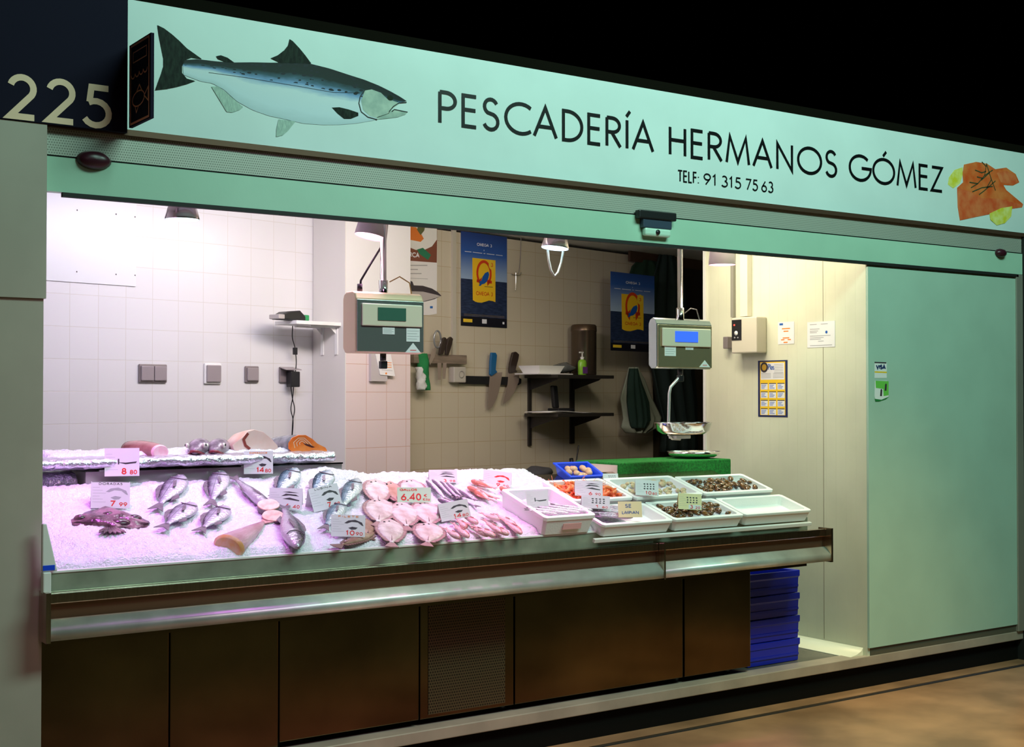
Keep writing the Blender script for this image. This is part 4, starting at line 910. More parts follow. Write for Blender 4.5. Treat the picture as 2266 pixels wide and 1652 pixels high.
card('price card 1 80 at the front of the prawn box',1318,1125,.145,.060,-26,.085,'','1','80',motif=5,roll=-4)
card('yellow handwritten card SE LIMPIAN in front of the dark slender fish',1395,1144,.120,.072,-30,.080,'','','',kind='limpian',mc=M_ycard,back=False)
card('price card 10 80 standing in the box of clams',1432,1096,.125,.074,-26,.095,'','10','80',motif=5,mc=M_paper,roll=-3)
card('price card 3 20 standing in the front box of mussels',1527,1127,.125,.076,-26,.085,'','3','20',motif=5,mc=M_ycard,roll=-4)
card('small price card half hidden behind the blue tub',1352,1067,.085,.045,-26,.03,'','','',motif=5)
# ================= WALL ITEMS =================
WNf=-WN
def wthing(name,label,cat,px,py,off,group=None):
    c=PW(px,py,off); return thing(name,label,cat,group=group,M=frame(c,WD,WN,(0,0,1)))   # local x along wall, -y towards viewer
def wm(px,py,off,t): c=PW(px,py,off); q=t.matrix_basis.inverted()@c; return q
def wrect(t,off,px0,py0,px1,py1): a=wm(px0,py1,off,t); b=wm(px1,py0,off,t); return a.x,b.x,a.z,b.z
# switches on the left wall
def switch(label,px0,px1,py0,py1,n,mp_,mk_,frame_m=None):
    cx,cy=(px0+px1)/2,(py0+py1)/2; t=wthing('light_switch',label,'switch',cx,cy,LEFT,group='grey switches and sockets on the left wall'); x0,x1,z0,z1_=wrect(t,LEFT,px0,py0,px1,py1)
    bevel(MB().box(x0,x1,-.014,0,z0,z1_).build('plate',mp_,t),.006,3); w=(x1-x0-.012)/n
    for i in range(n): bevel(MB().box(x0+.008+w*i,x0+.004+w*(i+1),-.024,-.0142,z0+.010,z1_-.010).build('rocker',mk_,t),.004,2)
switch('double grey rocker switch, leftmost on the left wall',305,367,806,846,2,M_gplate,M_gkey)
switch('white framed grey switch, second from left on the left wall',450,487,804,849,1,M_white,M_gkey)
switch('single grey switch, third from left on the left wall',540,570,810,846,1,M_gplate,M_gkey)
t=wthing('wall_socket','grey wall socket with raised lid behind the black power adapter','socket',630,828,LEFT); x0,x1,z0,z1_=wrect(t,LEFT,616,812,648,846)
bevel(MB().box(x0,x1,-.014,0,z0,z1_).build('plate',M_gplate,t),.005); MB().obox((x0,-.015,z1_-.006),(x1-x0+.01,0,0),(0,-.05,-.012),(0,0,.004)).build('lid',M_gkey,t)
t=wthing('power_adapter','black power adapter with cable hanging at the wall socket','adapter',637,838,LEFT)
x0,x1,z0,z1_=wrect(t,LEFT,628,822,648,856); bevel(MB().box(x0,x1,-.065,-.02,z0,z1_).build('block',M_black,t),.005)
def cable(name,pts,off,t,r=.0028,dy=-.035,m=None): 
    P=[wm(a,b,off,t)+Vector((0,dy,0)) for a,b in pts]; Q=[]
    for i in range(len(P)-1):
        p0,p1,p2,p3=P[max(i-1,0)],P[i],P[i+1],P[min(i+2,len(P)-1)]
        for k in range(6):
            u=k/6; Q.append(.5*((2*p1)+(p2-p0)*u+(2*p0-5*p1+4*p2-p3)*u*u+(3*p1-p0-3*p2+p3)*u**3))
    Q.append(P[-1]); return MB().tube(Q,r,8).build(name,m or M_black,t)
cable('cord_up',[(641,823),(643,800),(640,770),(634,745),(636,712)],LEFT,t,dy=-.05); o=MB(); q=wm(640,777,LEFT,t); o.box(q.x-.010,q.x+.010,-.062,-.04,q.z-.02,q.z+.02); bevel(o.build('ferrite',M_black,t),.003)
cable('cord_down',[(635,856),(638,880),(643,905),(639,930),(637,965)],LEFT,t); cable('cord_down',[(642,856),(640,880),(636,905),(641,930),(639,965)],LEFT,t,dy=-.03)
# white board with screws at upper left
t=wthing('wall_board','thin white board fixed with small screws at the upper left of the wall','board',200,530,LEFT); x0,x1,z0,z1_=wrect(t,LEFT,60,450,300,617)
MB().box(x0,x1,-.008,0,z0,z1_+.02).build('board_panel',mat('board_white',(.72,.74,.76),.3),t)
for a,b in ((169,465),(255,474),(297,480),(168,601),(255,607),(297,609)): q=wm(a,b,LEFT,t); MB().lathe([(.004,0),(.001,.003)],(q.x,-.008,q.z),8,(0,-1,0),cap0=True).build('screw',M_gplate,t)
# bracket shelf on the column's left face with the card terminal
c=PW(700,716,LEFT-.16); A=Vector((0,0,0))
sx=PW(765,716,COLM); cf=frame(sx,WD,WN,(0,0,1))
t=thing('bracket_shelf','small white shelf on two brackets fixed to the column side','shelf',M=cf)
bevel(MB().box(-.32,-.001,.035,.22,-.012,.008).build('board',M_white,t),.002)
for y in (.07,.19): 
    b=MB(); b.box(-.010,-.0005,y-.011,y+.011,-.17,-.013); b.box(-.20,-.011,y-.011,y+.011,-.021,-.013); b.prism([(-.011,y,-.055),(-.011,y,-.022),(-.05,y,-.022)],(0,1,0),.005,back=True); b.build('bracket',M_white,t)
t=thing('card_terminal','black card payment terminal lying on the small white shelf','card terminal',M=cf@Matrix.Translation((-.34,.10,.009))@Matrix.Rotation(.1,4,'Z'))
b=MB(); b.rings([[(-.08,y*.9,z) for y,z in ((-.035,0),(.035,0),(.035,.018),(-.035,.018))],[(-.02,y,z) for y,z in ((-.04,0),(.04,0),(.04,.045),(-.04,.045))],[(.07,y,z) for y,z in ((-.04,0),(.04,0),(.04,.055),(-.04,.055))],[(.12,y*.8,z) for y,z in ((-.04,0),(.04,0),(.04,.025),(-.04,.025))]]); b.sm=[False]*len(b.sm)
bevel(b.build('body',M_black,t),.006); bevel(MB().box(-.09,-.045,-.038,.038,.003,.028).build('keypad_end',mat('terminal_grey',(.45,.42,.40),.4),t),.004)
bevel(MB().box(.105,.15,-.03,.03,.002,.034).build('green_cap',mat('terminal_green',(.02,.30,.10),.4),t),.005)
# posters
M_pblue=mat('poster_sea',(.01,.02,.06),.4,col2=(.03,.05,.12),vs=20,aniso=(1,1,5)); M_pyel=mat('poster_yellow',(.92,.58,.02),.45); M_pred=mat('poster_red',(.68,.05,.01),.45); M_pfish=mat('poster_fish_blue',(.01,.10,.42),.4); M_pdark=mat('poster_base',(.008,.008,.016),.4); M_pw=mat('poster_white',(.8,.82,.9),.5)
def skymat():
    m=mat('poster_sky',(.02,.06,.3),.4); N,L,b=nodes(m); uv=N.new('ShaderNodeTexCoord'); sp=N.new('ShaderNodeSeparateXYZ'); L.new(uv.outputs['Object'],sp.inputs[0]); cr=N.new('ShaderNodeValToRGB'); e=cr.color_ramp.elements
    e[0].position=.36; e[0].color=(.45,.60,.78,1); e[1].position=1; e[1].color=(.012,.02,.14,1); q=e.new(.7); q.color=(.03,.11,.42,1)
    L.new(mathn(N,L,'DIVIDE',sp.outputs[2],.66),cr.inputs[0]); L.new(cr.outputs[0],b.inputs['Base Color']); return m
M_sky=skymat()
def poster(label,M,W,H):
    t=thing('wall_poster',label,'poster',M=M,group='blue omega posters'); s=Sheet((0,-.0005,0),(1,0,0),(0,0,1),(0,-1,0)); k=H/.66
    def X(u): return u*W
    def Z(v): return v*H
    s.mb.v=[]; s.rect(M_pblue,0,Z(.10),W,Z(.50),.0012,0); s.rect(M_sky,0,Z(.50),W,H,.0012,0); s.rect(M_pdark,0,0,W,Z(.10),.0012,0)
    s.text(M_pw,'OMEGA 3',X(.34),Z(.865),Z(.032),.0035,.0016,fit=X(.32))
    s.line(M_pw,[(X(.49),Z(.815)),(X(.49),Z(.83))],.004,.0016)
    for a,b in ((.08,.22),(.25,.45),(.48,.52),(.55,.72),(.75,.9)): s.line(M_pw,[(X(a),Z(.79)),(X(b),Z(.79))],.0035,.0016)
    s.poly(M_pyel,[(X(a),Z(b)) for a,b in ((.24,.73),(.74,.73),(.74,.275),(.68,.285),(.60,.288),(.52,.272),(.44,.258),(.36,.258),(.30,.265),(.25,.28))],.0018,.0012)
    cx,cz,r=X(.49),Z(.575),X(.145)
    s.line(M_pred,[(X(.33),Z(.488)),(X(.40),Z(.488)),(X(.415),Z(.498))]+[(cx+r*math.cos(math.radians(a)),cz+r*1.2*math.sin(math.radians(a))) for a in range(235,-56,-12)]+[(X(.57),Z(.498)),(X(.585),Z(.488)),(X(.66),Z(.488))],W*.042,.0023)
    s.disc(M_yel,X(.66),Z(.675),W*.07,.0025); s.text(M_pred,'3',X(.635),Z(.655),Z(.042),.0042,.0029,fit=X(.05))
    s.poly(M_pfish,[(X(a),Z(b)) for a,b in ((.58,.60),(.60,.57),(.585,.53),(.55,.49),(.50,.465),(.44,.455),(.42,.44),(.375,.435),(.40,.465),(.39,.49),(.43,.49),(.46,.54),(.51,.58))],.0028,.0024)
    s.line(M_dark,[(X(.5),Z(.435)),(X(.68),Z(.435))],.003,.0022); s.text(M_pred,'OMEGA 3',X(.32),Z(.335),Z(.042),.004,.0022,fit=X(.36))
    s.rect(M_yel,X(.05),Z(.04),X(.24),Z(.075),.0016,.0012); s.rect(M_pw,X(.45),Z(.035),X(.55),Z(.082),.0016,.0012); s.rect(M_pw,X(.90),Z(.04),X(.94),Z(.065),.0016,.0012)
    for v in (.112,.125): s.line(mat('poster_gold_line',(.3,.22,.08),.5),[(X(.06),Z(v)),(X(.94),Z(v))],.0015,.0016)
    s.build('print',t); return t
pa=PW(1019,720,BACK); pb=PW(1121,724,BACK); Wp=(pb-pa).dot(WD); Hp=(PW(1020,511,BACK)-pa).z
poster('blue sea poster with yellow OMEGA 3 panel flat on the tiled wall',frame(pa-WN*.002,WD,WN,(0,0,1)),Wp,Hp)
pa2=PW(1351,775,BACK-.24); pb2=PW(1448,780,BACK-.24); Wp2=(pb2-pa2).dot(WD); Hp2=(PW(1351,600,BACK-.24)-pa2).z
poster('blue sea poster with yellow OMEGA 3 panel hanging over the dark coats',frame(pa2,WD,WN,(0,0,1)),Wp2,Hp2)
# striped food poster partly behind the column
t=wthing('food_poster','tall white poster with food photo and tuna, half hidden by the column','poster',935,600,BACK); s=Sheet((0,-.001,0),(1,0,0),(0,0,1),(0,-1,0))
def wp(px,py): q=wm(px,py,BACK,t); return (q.x,q.z)
def wpoly(m,pts,l,b=0): s.poly(m,[wp(a,c) for a,c in pts],l,b)
wpoly(M_paper,[(870,480),(967,490),(966,694),(950,697),(870,695)],.0012)
wpoly(mat('food_brown',(.22,.07,.04),.4),[(870,480),(967,490),(966,581),(870,574)],.0016,.0011)
wpoly(M_white,[(925,490),(966,492),(966,530),(955,545),(940,552),(920,553),(900,545),(900,490)],.0019,.0016)
wpoly(mat('food_orange',(.75,.20,.03),.4),[(900,500),(920,503),(930,515),(937,528),(930,535),(905,530)],.0022,.0018)
wpoly(mat('food_green',(.12,.14,.05),.4),[(925,497),(940,500),(938,510),(930,520),(922,508)],.0024,.0021)
wpoly(mat('food_label_green',(.02,.20,.10),.4),[(922,552),(935,548),(953,564),(946,575),(928,562)],.0024,.0020)
s.text(M_pw,'RCA',*wp(905,568),abs(wp(905,557)[1]-wp(905,568)[1]),.006,.0023,fit=wp(927,560)[0]-wp(905,560)[0])
for y_,x_ in ((587,945),(596,924),(605,932)): s.line(M_grey,[wp(900,y_),wp(x_,y_)],.006,.0016)
s.line(M_grey,[wp(900,615),wp(946,617)],.003,.0016)
wpoly(M_dark,[(905,620),(912,623),(915,631),(935,632),(955,638),(968,646),(976,654),(960,662),(940,667),(920,668),(905,665)],.0020,.0014)
wpoly(mat('tuna_silver',(.50,.46,.46),.3),[(905,644),(935,645),(965,652),(974,655),(958,661),(938,666),(905,664)],.0024,.002)
wpoly(mat('poster_blue_tag',(.02,.15,.5),.5),[(951,677),(957,677),(957,682),(951,682)],.0016,.0012)
s.build('print',t)
# trunking pipe on back wall, hooks
def wbox(t,off,px0,py0,px1,py1,d0,d1,nm,m,bv=0):
    x0,x1,z0,z1_=wrect(t,off,px0,py0,px1,py1); o=MB().box(x0,x1,-d1,-d0,z0,z1_).build(nm,m,t); 
    if bv: bevel(o,bv)
    return o
t=wthing('cable_trunking','thin vertical white cable trunking beside the poster','trunking',1001,650,BACK); wbox(t,BACK,998,480,1006,790,0,.015,'channel',mat('trunk',(.55,.52,.44),.4))
t=wthing('wire_hook','thin wire with a hook hanging right of the flat poster','hook',1143,600,BACK)
cable('wire',[(1148,500),(1147,560),(1143,606)],BACK,t,.0025,-.02,M_gplate); cable('hook',[(1125,607),(1135,609),(1144,609),(1147,603)],BACK,t,.003,-.025,M_chrome); cable('hook_tail',[(1136,601),(1136,625),(1135,644)],BACK,t,.003,-.022,M_chrome)
# knives in a wooden slot rack
def rack():
    t=wthing('knife_rack','grey brown slotted knife rack on the tiled wall','knife rack',975,796,BACK); wbox(t,BACK,905,786,1022,803,0,.045,'bar',mat('rack_wood',(.22,.17,.13),.5,var=.2,vs=6,aniso=(1,4,8)),.003); return t
rack()
def knife(label,pts_h,pts_b,mh,dep,nm='kitchen_knife',cat='knife'):
    t=wthing(nm,label,cat,pts_h[0][0],pts_h[0][1],BACK)
    for nm_,pts,m,d0,d1 in (('blade',pts_b,M_blade,dep+.004,dep+.007),('handle',pts_h,mh,dep,dep+.018)):
        b=MB(); P=[wm(a,c,BACK,t)+Vector((0,-d0,0)) for a,c in pts]; b.prism(P,(0,-1,0),d1-d0,back=True); o=b.build(nm_,m,t)
        if nm_=='handle': bevel(o,.004)
    return t
Mhb=mat('blue_handle',(.01,.12,.30),.4)
knife('chef knife with blue handle on the black magnetic bar',[(1078,780),(1087,780),(1090,786),(1087,818),(1091,823),(1078,832),(1075,828),(1076,800)],[(1077,826),(1104,823),(1100,850),(1092,880),(1082,900),(1074,906),(1072,890)],Mhb,.024)
knife('chef knife with dark wooden handle on the black magnetic bar',[(1125,780),(1132,778),(1139,784),(1137,795),(1131,818),(1136,823),(1118,826),(1118,820),(1119,805)],[(1118,824),(1142,828),(1140,845),(1130,868),(1118,885),(1106,894),(1108,880),(1116,850)],M_wood,.024)
knife('narrow knife with dark handle in the rack, left of two',[(963,750),(968,746),(972,750),(970,765),(964,784),(956,784),(958,765)],[(954,803),(962,803),(961,840),(955,840)],M_wood,.05)
knife('narrow knife with dark handle in the rack, right of two',[(975,750),(981,745),(986,750),(983,764),(976,786),(970,784),(971,765)],[(966,803),(974,803),(971,838),(966,838)],M_wood,.05)
t=wthing('scissors','steel scissors with ring handles hanging in the knife rack','scissors',952,750,BACK)
q0=wm(954,751,BACK,t); b=MB(); b.tube([q0+Vector((.030*math.cos(a),-.055,.052*math.sin(a))) for a in [2*math.pi*k/16 for k in range(17)]],.006,8); b.build('handle',mat('scissor_grey',(.35,.36,.38),.3,metal=.6),t)
b=MB(); b.prism([wm(a,c,BACK,t)+Vector((0,-.05,0)) for a,c in ((944,772),(951,768),(948,790),(938,808),(936,800))],(0,-1,0),.004,back=True); b.build('blade',M_blade,t)
t=wthing('magnetic_knife_bar','black magnetic knife bar on the tiled wall, slightly tilted','knife bar',1080,842,BACK)
b=MB(); P=[wm(a,c,BACK,t) for a,c in ((1014,834),(1018,831),(1140,834),(1148,838),(1148,848),(1142,852),(1018,849),(1014,846))]; b.prism(P,(0,-1,0),.024); bevel(b.build('bar',M_black,t),.003)
t=wthing('surface_socket','grey surface mounted wall socket below the knife rack','socket',1004,828,BACK); wbox(t,BACK,992,812,1019,846,0,.05,'housing',mat('socket_grey',(.50,.47,.42),.4),.006); q=wm(1008,828,BACK,t); MB().lathe([(.024,0),(.024,.003),(.018,.003),(.016,-.008),(.001,-.008)],(q.x,-.050,q.z),20,(0,-1,0)).build('outlet',mat('socket_mid',(.36,.34,.30),.4),t)
# leaflet and green bag at the column
t=wthing('leaflet_holder','clear leaflet holder with a small white leaflet under the scale','leaflet',845,808,COLM); s=Sheet((0,0,0),(1,0,0),(0,0,1),(0,-1,0))
wbox(t,COLM,816,780,852,843,0,.02,'holder',mat('holder_grey',(.50,.46,.47),.3))
def wp(px,py): q=wm(px,py,COLM,t); return (q.x,q.z)
wpoly(M_paper,[(824,782),(858,782),(868,832),(835,829)],.024,.021)
for i,y_ in enumerate((802,807,812)): s.line(M_orange,[wp(846,y_),wp(860,y_+.5)],.004,.0245)
s.line(M_grey,[wp(838,818),wp(862,820)],.0025,.0245); s.disc(M_orange,*wp(848,826),.006,.0246); s.build('leaflet',t)
t=wthing('green_bag','dark green bag with white plastic hanging just right of the column','bag',925,820,BACK)
b=MB(); b.s=True; R=[]
for i in range(14):
    u=i/13; y_=782+u*81; xa_=914+10*u*u; xb_=932+9*u-4*u*u; a=wm(xa_,y_,BACK,t); c=wm(xb_+2,y_,BACK,t); mid=(a+c)/2; w=(c.x-a.x)/2
    R.append([(mid.x+w*math.cos(k*math.pi/5),-.04+.025*math.sin(k*math.pi/5)+.006*math.sin(u*9+k),mid.z) for k in range(10)])
b.rings(R).build('green_cloth',M_green,t)
b=MB(); R=[]
for i in range(12):
    u=i/11; y_=812+u*50; a=wm(905,y_,BACK,t); c=wm(912+12*math.sin(u*2.2),y_,BACK,t); mid=(a+c)/2; w=max(.006,(c.x-a.x)/2)
    R.append([(mid.x+w*math.cos(k*math.pi/5),-.07+.02*math.sin(k*math.pi/5)+.01*math.sin(u*14+k*2),mid.z) for k in range(10)])
b.rings(R).build('plastic_wrap',mat('plastic_wrap',(.7,.72,.72),.2),t)
# wall shelves (two boards on slotted uprights)
t=wthing('wall_shelf_unit','dark metal wall unit with two shelves on slotted uprights','shelf',1258,880,BACK)
wbox(t,BACK,1167,815,1173,986,0,.015,'upright',M_dshelf); wbox(t,BACK,1260,815,1268,981,0,.015,'upright',M_dshelf)
DS=.30
def shelfz(px,py): # front edge lies DS in front of the wall
    q=t.matrix_basis.inverted()@PW(px,py,BACK-DS); return q
for nm,py in (('upper_shelf',829),('lower_shelf',914)):
    a=wm(1157,py,BACK,t); c=shelfz(1359,py+2); bevel(MB().box(a.x,a.x+(c.x-a.x)*1.0,-DS,-.012,a.z-.022,a.z).build(nm,M_dshelf,t),.003)
    for ux in (1170,1264):
        q=wm(ux,900,BACK,t); b=MB(); b.prism([(q.x,-.014,a.z-.023),(q.x,-DS*.85,a.z-.023),(q.x,-DS*.8,a.z-.035),(q.x,-.014,a.z-.10)],(1,0,0),.006,back=True); b.build('bracket',M_dshelf,t)
TU=t.matrix_basis; su=wm(1157,829,BACK,t); slw=wm(1157,914,BACK,t); xr0=su.x
def onshelf(dx,dy,z): return frame(TU@Vector((xr0+dx,-dy,z)),WD,WN,(0,0,1))
xs=lambda px: shelfz(px,829).x-xr0
o=MB(); R=[rr4(.105,.07,0),rr4(.13,.09,.05),rr4(.115,.075,.05),rr4(.095,.06,.008)]; o.rings(R); o.sm=[False]*len(o.sm); o=o.build('foam_tray',M_styro); o.matrix_basis=onshelf(xs(1240),.14,su.z+.008); tag(o,'white foam tray on the upper wall shelf','tray')
o=MB().box(-.12,.24,-.10,.10,0,.007).build('paper_stack',M_paper); o.matrix_basis=onshelf(xs(1230),.15,su.z+.0005); tag(o,'sheet of white paper under the foam tray','paper')
b=MB(); b.ball((0,0,.035),.10,.07,.035,16,8); 
for i,v in enumerate(b.v): b.v[i]=tuple(Vector(v)+noise.noise_vector(Vector(v)*25)*.014)
o=b.build('plastic_bag',mat('clear_bag',(.12,.13,.13),.2)); o.matrix_basis=onshelf(xs(1296),.11,su.z+.012); tag(o,'crumpled dark clear plastic bag on the upper wall shelf','bag')
t=thing('soap_bottle','green soap bottle with white pump on the upper wall shelf','bottle',M=onshelf(xs(1322),.17,su.z))
b=MB(); b.s=True; b.rings([[(x*k,y*k*.7,z) for x,y in [(.036*math.cos(a),.036*math.sin(a)) for a in [2*math.pi*q/16 for q in range(16)]]] for k,z in ((.9,.0),(1,.01),(1,.085),(.85,.10),(.4,.108))]); b.build('body',mat('green_soap',(.28,.62,.05),.25),t)
o=MB().lathe([(.012,.108),(.014,.125),(.005,.127),(.005,.150),(.001,.150)],(0,0,0),12).build('pump',M_white,t); bevel(MB().box(-.03,.010,-.006,.006,.150,.160).build('nozzle',M_white,o),.002)
MB().obox((-.024,-.0275,.012),(.048,0,0),(0,.004,0),(0,0,.045)).build('label',mat('soap_label',(.16,.05,.25),.4),t)
# steel canister behind the bottle
t=thing('paper_towel_canister','tall dark round steel canister on the shelf end under the poster','canister',M=onshelf(xs(1327),.115,su.z+.001)); rr_=.088; hC=(PW(1327,712,BACK-.09)-PW(1327,822,BACK-.09)).z
MB().lathe([(rr_*.98,0),(rr_,.01),(rr_,hC*.86),(rr_*1.03,hC*.87),(rr_*1.03,hC*.88)],(0,0,0),32,cap0=True).build('drum',mat('canister_steel',(.16,.12,.09),.25,metal=.8),t)
MB().lathe([(rr_*1.03,hC*.881),(rr_*1.0,hC*.97),(rr_*.9,hC),(.001,hC)],(0,0,0),32).build('lid',mat('lid_dark',(.12,.08,.05),.3,metal=.6),t)
o=MB(); R=[]
for i in range(9):
    u=i/8; R.append([(-.02+.45*u,-.11+.03*math.sin(u*3),.002+.006*math.sin(u*5)),(-.02+.45*u,.10,.002+.006*math.sin(u*5)),(-.02+.45*u,.10,.005+.006*math.sin(u*5)),(-.02+.45*u,-.11+.03*math.sin(u*3),.005+.006*math.sin(u*5))])
o.rings(R); o=o.build('paper_sheet',M_paper); o.matrix_basis=onshelf(xs(1225),.19,slw.z+.006); tag(o,'large white paper sheet lying on the lower wall shelf','paper')
t=thing('desk_phone','black handset leaning in its cradle on the lower wall shelf','phone',M=onshelf(xs(1282),.12,slw.z+.001))
bevel(MB().box(-.03,.14,-.05,.05,.0135,.032).build('base',M_black,t),.006); bevel(MB().obox((-.035,-.02,.033),(.05,0,0),(0,.03,0),(-.02,0,.15)).build('handset',M_black,t),.008)
# dark coats, cloths, dark cupboard at the rear right
def drape(name,label,cat,pxs,m,off,dy,amp=.02,seed=0,par=None):
    """hanging cloth; pxs = list of (left px, right px, py)"""
    t=wthing(name,label,cat,pxs[0][0],pxs[0][2],off); R=[]; n=18; b=MB()
    for i in range(len(pxs)-1):
        for q in range(4):
            u=q/4; xl,xr,yy=[pxs[i][k]*(1-u)+pxs[i+1][k]*u for k in range(3)]; a=wm(xl,yy,off,t); c=wm(xr,yy,off,t); f=(i+u)/(len(pxs)-1)
            fr=[(a.x+(c.x-a.x)*k/n,-dy-amp*(.4+f)*(1+math.sin(k*1.3+seed+f*1.5))-.03*math.sin(math.pi*k/n),a.z) for k in range(n+1)]
            R.append(fr+[(x,y+.012,z) for x,y,z in fr[::-1]])
    b.rings(R); b.build('cloth',m,t); return t
drape('dark_coat','dark blue green coat hanging from the rear wall behind the scale','coat',[(1440,1470,560),(1420,1500,620),(1410,1505,700),(1412,1512,800),(1425,1515,880),(1440,1512,950),(1435,1508,1015)],M_dcloth,BACK,.06,.04,1)
drape('green_jacket','very dark green jacket hanging above the second poster','coat',[(1400,1440,575),(1385,1470,590),(1378,1480,610),(1370,1475,700),(1372,1462,780)],mat('jacket_green',(.008,.035,.018),.85,bump=.3,bs=12),BACK,.05,.012,2)
drape('grey_towel','grey green striped towel hanging below the second poster','towel',[(1382,1398,812),(1374,1412,840),(1363,1425,880),(1370,1446,925),(1366,1440,945),(1380,1400,962)],M_gcloth,BACK-.06,.04,.02,3)
drape('black_cloth','black cloth hanging in front of the grey towel','cloth',[(1382,1395,815),(1378,1406,850),(1377,1420,890),(1382,1422,930),(1386,1404,952)],mat('cloth_black_green',(.006,.03,.02),.85),BACK-.10,.05,.012,4)
t=wthing('dark_cupboard','dark cupboard high in the rear right corner','cupboard',1500,600,BACK-.05); wbox(t,BACK-.03,1478,600,1560,780,0,.02,'door_panel',mat('cupboard_dark',(.018,.012,.010),.5)); wbox(t,BACK-.03,1385,480,1600,578,0,.02,'fascia_board',mat('cupboard_board',(.06,.03,.018),.5))
t=wthing('tap','dark kitchen tap with thin lever on the rear worktop','tap',1268,1020,BACK-.12); 
o=MB(); q0=wm(1266,1030,BACK-.12,t); o.tube([q0+Vector((0,0,-.06)),q0,q0+Vector((-.01,0,.05))],.014,10); o.build('body',M_black,t); cable('lever',[(1272,1026),(1275,1004),(1278,985)],BACK-.12,t,.005,-.01,M_black)
b=MB(); b.ball((0,0,0),.11,.08,.045,14,8); 
for i,v in enumerate(b.v): b.v[i]=tuple(Vector(v)+noise.noise_vector(Vector(v)*12)*.02)
o=b.build('dark_cloth_bundle',mat('bundle',(.05,.05,.06),.8)); o.location=PW(1190,1047,BACK-.35); tag(o,'dark grey cloth bundle on the rear worktop behind the ice','cloth')
wt=PW(1190,1062,BACK-.35).z; o=MB(); a=PW(930,1000,BACK); Lw=2.2
o=MB().box(0,Lw,-.52,-.001,wt-.04,wt).build('rear_worktop',M_steeld); o.matrix_basis=frame((a.x,a.y,0),WD,WN,(0,0,1)); tag(o,'dark steel worktop along the tiled back wall','worktop')
o=MB().box(.02,Lw-.02,-.46,-.002,.169,wt-.041).build('sink_cabinet',M_steeld); o.matrix_basis=frame((a.x,a.y,0),WD,WN,(0,0,1)); tag(o,'closed steel cabinet below the rear worktop','cabinet')
# ================= HANGING SCALES =================
def scale(label,y,px0,px1,py0,py1,pxl,lcd,mf,mside,polex,stickers,shaft):
    a=PY(px0,py1,y); b=PY(px1,py0,y); X0,X1,Z0,Z1=a.x,b.x,a.z,b.z; yb=PX(pxl,(py0+py1)/2,X0).y; D=yb-y; W=X1-X0; H=Z1-Z0
    t=thing('hanging_scale',label,'scale',((X0+X1)/2,y,Z0)); hx=W/2
    # housing with a rounded top and tilted lower front
    prof=[(.02,0),(.0,.02),(.0,H*.22),(.035,H*.27),(.035,H*.30),(.0,H*.92),(.02,H),(D-.03,H),(D,H-.03),(D,.03),(D-.02,0)]
    prof=[(.012,0),(0,.012),(0,H-.03),(.012,H-.008),(.03,H),(D-.03,H),(D-.01,H-.01),(D,H-.03),(D,.02),(D-.02,0)]
    m=MB(); m.prism([(-hx,p,z) for p,z in prof],(1,0,0),W,back=True); o=m.build('housing',[mside],t); bevel(o,.008,3)
    bevel(MB().box(-hx+.004,hx-.004,-.006,-.0005,.006,H-.035).build('front_plate',mf,t),.003)
    bevel(MB().box(-hx*.86,hx*.90,-.016,-.0065,H*.44,H*.80).build('display_panel',mat('panel_cream',(.74,.66,.52),.3),t),.004)
    o=MB().box(-hx*.42,hx*.40,-.019,-.0165,H*.53,H*.74).build('lcd_screen',lcd,t)
    for (x0,x1,z0,z1_,kind) in stickers:
        s=Sheet((0,-.0066,0),(1,0,0),(0,0,1),(0,-1,0))
        x0*=hx;x1*=hx;z0*=H;z1_*=H
        if kind=='tri': s.poly(M_paper,[(x0,z0),(x1,z0),((x0+x1)/2,z1_)],.0012,0); s.line(M_red,[(x0*.7+x1*.3,z0+.010),(x0*.3+x1*.7,z0+.010)],.003,.0016)
        else:
            s.rect(M_paper,x0,z0,x1,z1_,.0012,0)
            for k in range(4): s.line(M_grey,[(x0+.004,z1_-(z1_-z0)*(.2+.2*k)),(x1-.004-(.01*(k%2)),z1_-(z1_-z0)*(.2+.2*k))],.0018,.0016)
        s.build('sticker',t)
    xp=PY(polex,py0,y+D/2).x-t.location.x
    MB().lathe([(.020,H-.002),(.020,H+.055),(.014,H+.056),(.014,2.594-Z0)],(xp,D/2,0),18).build('pole',M_chrome,t)
    MB().lathe([(.014,-.03),(.014,0.0)],(xp,D/2,0),12,cap0=True,cap1=True).build('hook_stub',M_black,t); bevel(MB().box(xp-.016,xp+.016,D/2-.012,D/2+.012,-.065,-.031).build('hook_block',M_black,t),.004)
    return t,X0,X1,Z0,Z1,D,xp
M_lcdg=mat('lcd_green',(.05,.14,.10),.2); M_lcdb=mat('lcd_blue',(.05,.14,.9),.2,emit=(.04,.13,.9),es=.6)
M_ms=mat('mirror_steel',(.42,.46,.44),.18,metal=.75,bump=.5,bs=3); M_cream=mat('scale_side',(.72,.55,.36),.4,metal=.3)
t,X0,X1,Z0,Z1,D,xp=scale('mirror fronted hanging scale with dark green display, left of two',.25,787,938,650,780,758,M_lcdg,M_ms,M_cream,848,[(-.25,.1,.31,.42,'r'),(.45,.85,.20,.42,'r'),(.42,.88,.02,.18,'tri')],0)
b=MB(); P=[Vector((-.17+.06*1,D*.6,Z1-Z0)),Vector((-.105,D*.6,Z1-Z0+.05)),Vector((-.06,D*.6,Z1-Z0+.12)),Vector((.0,D*.7,Z1-Z0+.20)),Vector((.005,D*.7,Z1-Z0+.34)),Vector((.0,D*.7,2.59-Z0))]
b.tube(P,.005,8); b.tube([(-.11,D*.6,Z1-Z0-.001),(-.11,D*.6,Z1-Z0+.035)],.012,8); b.build('power_cord',M_black,t)
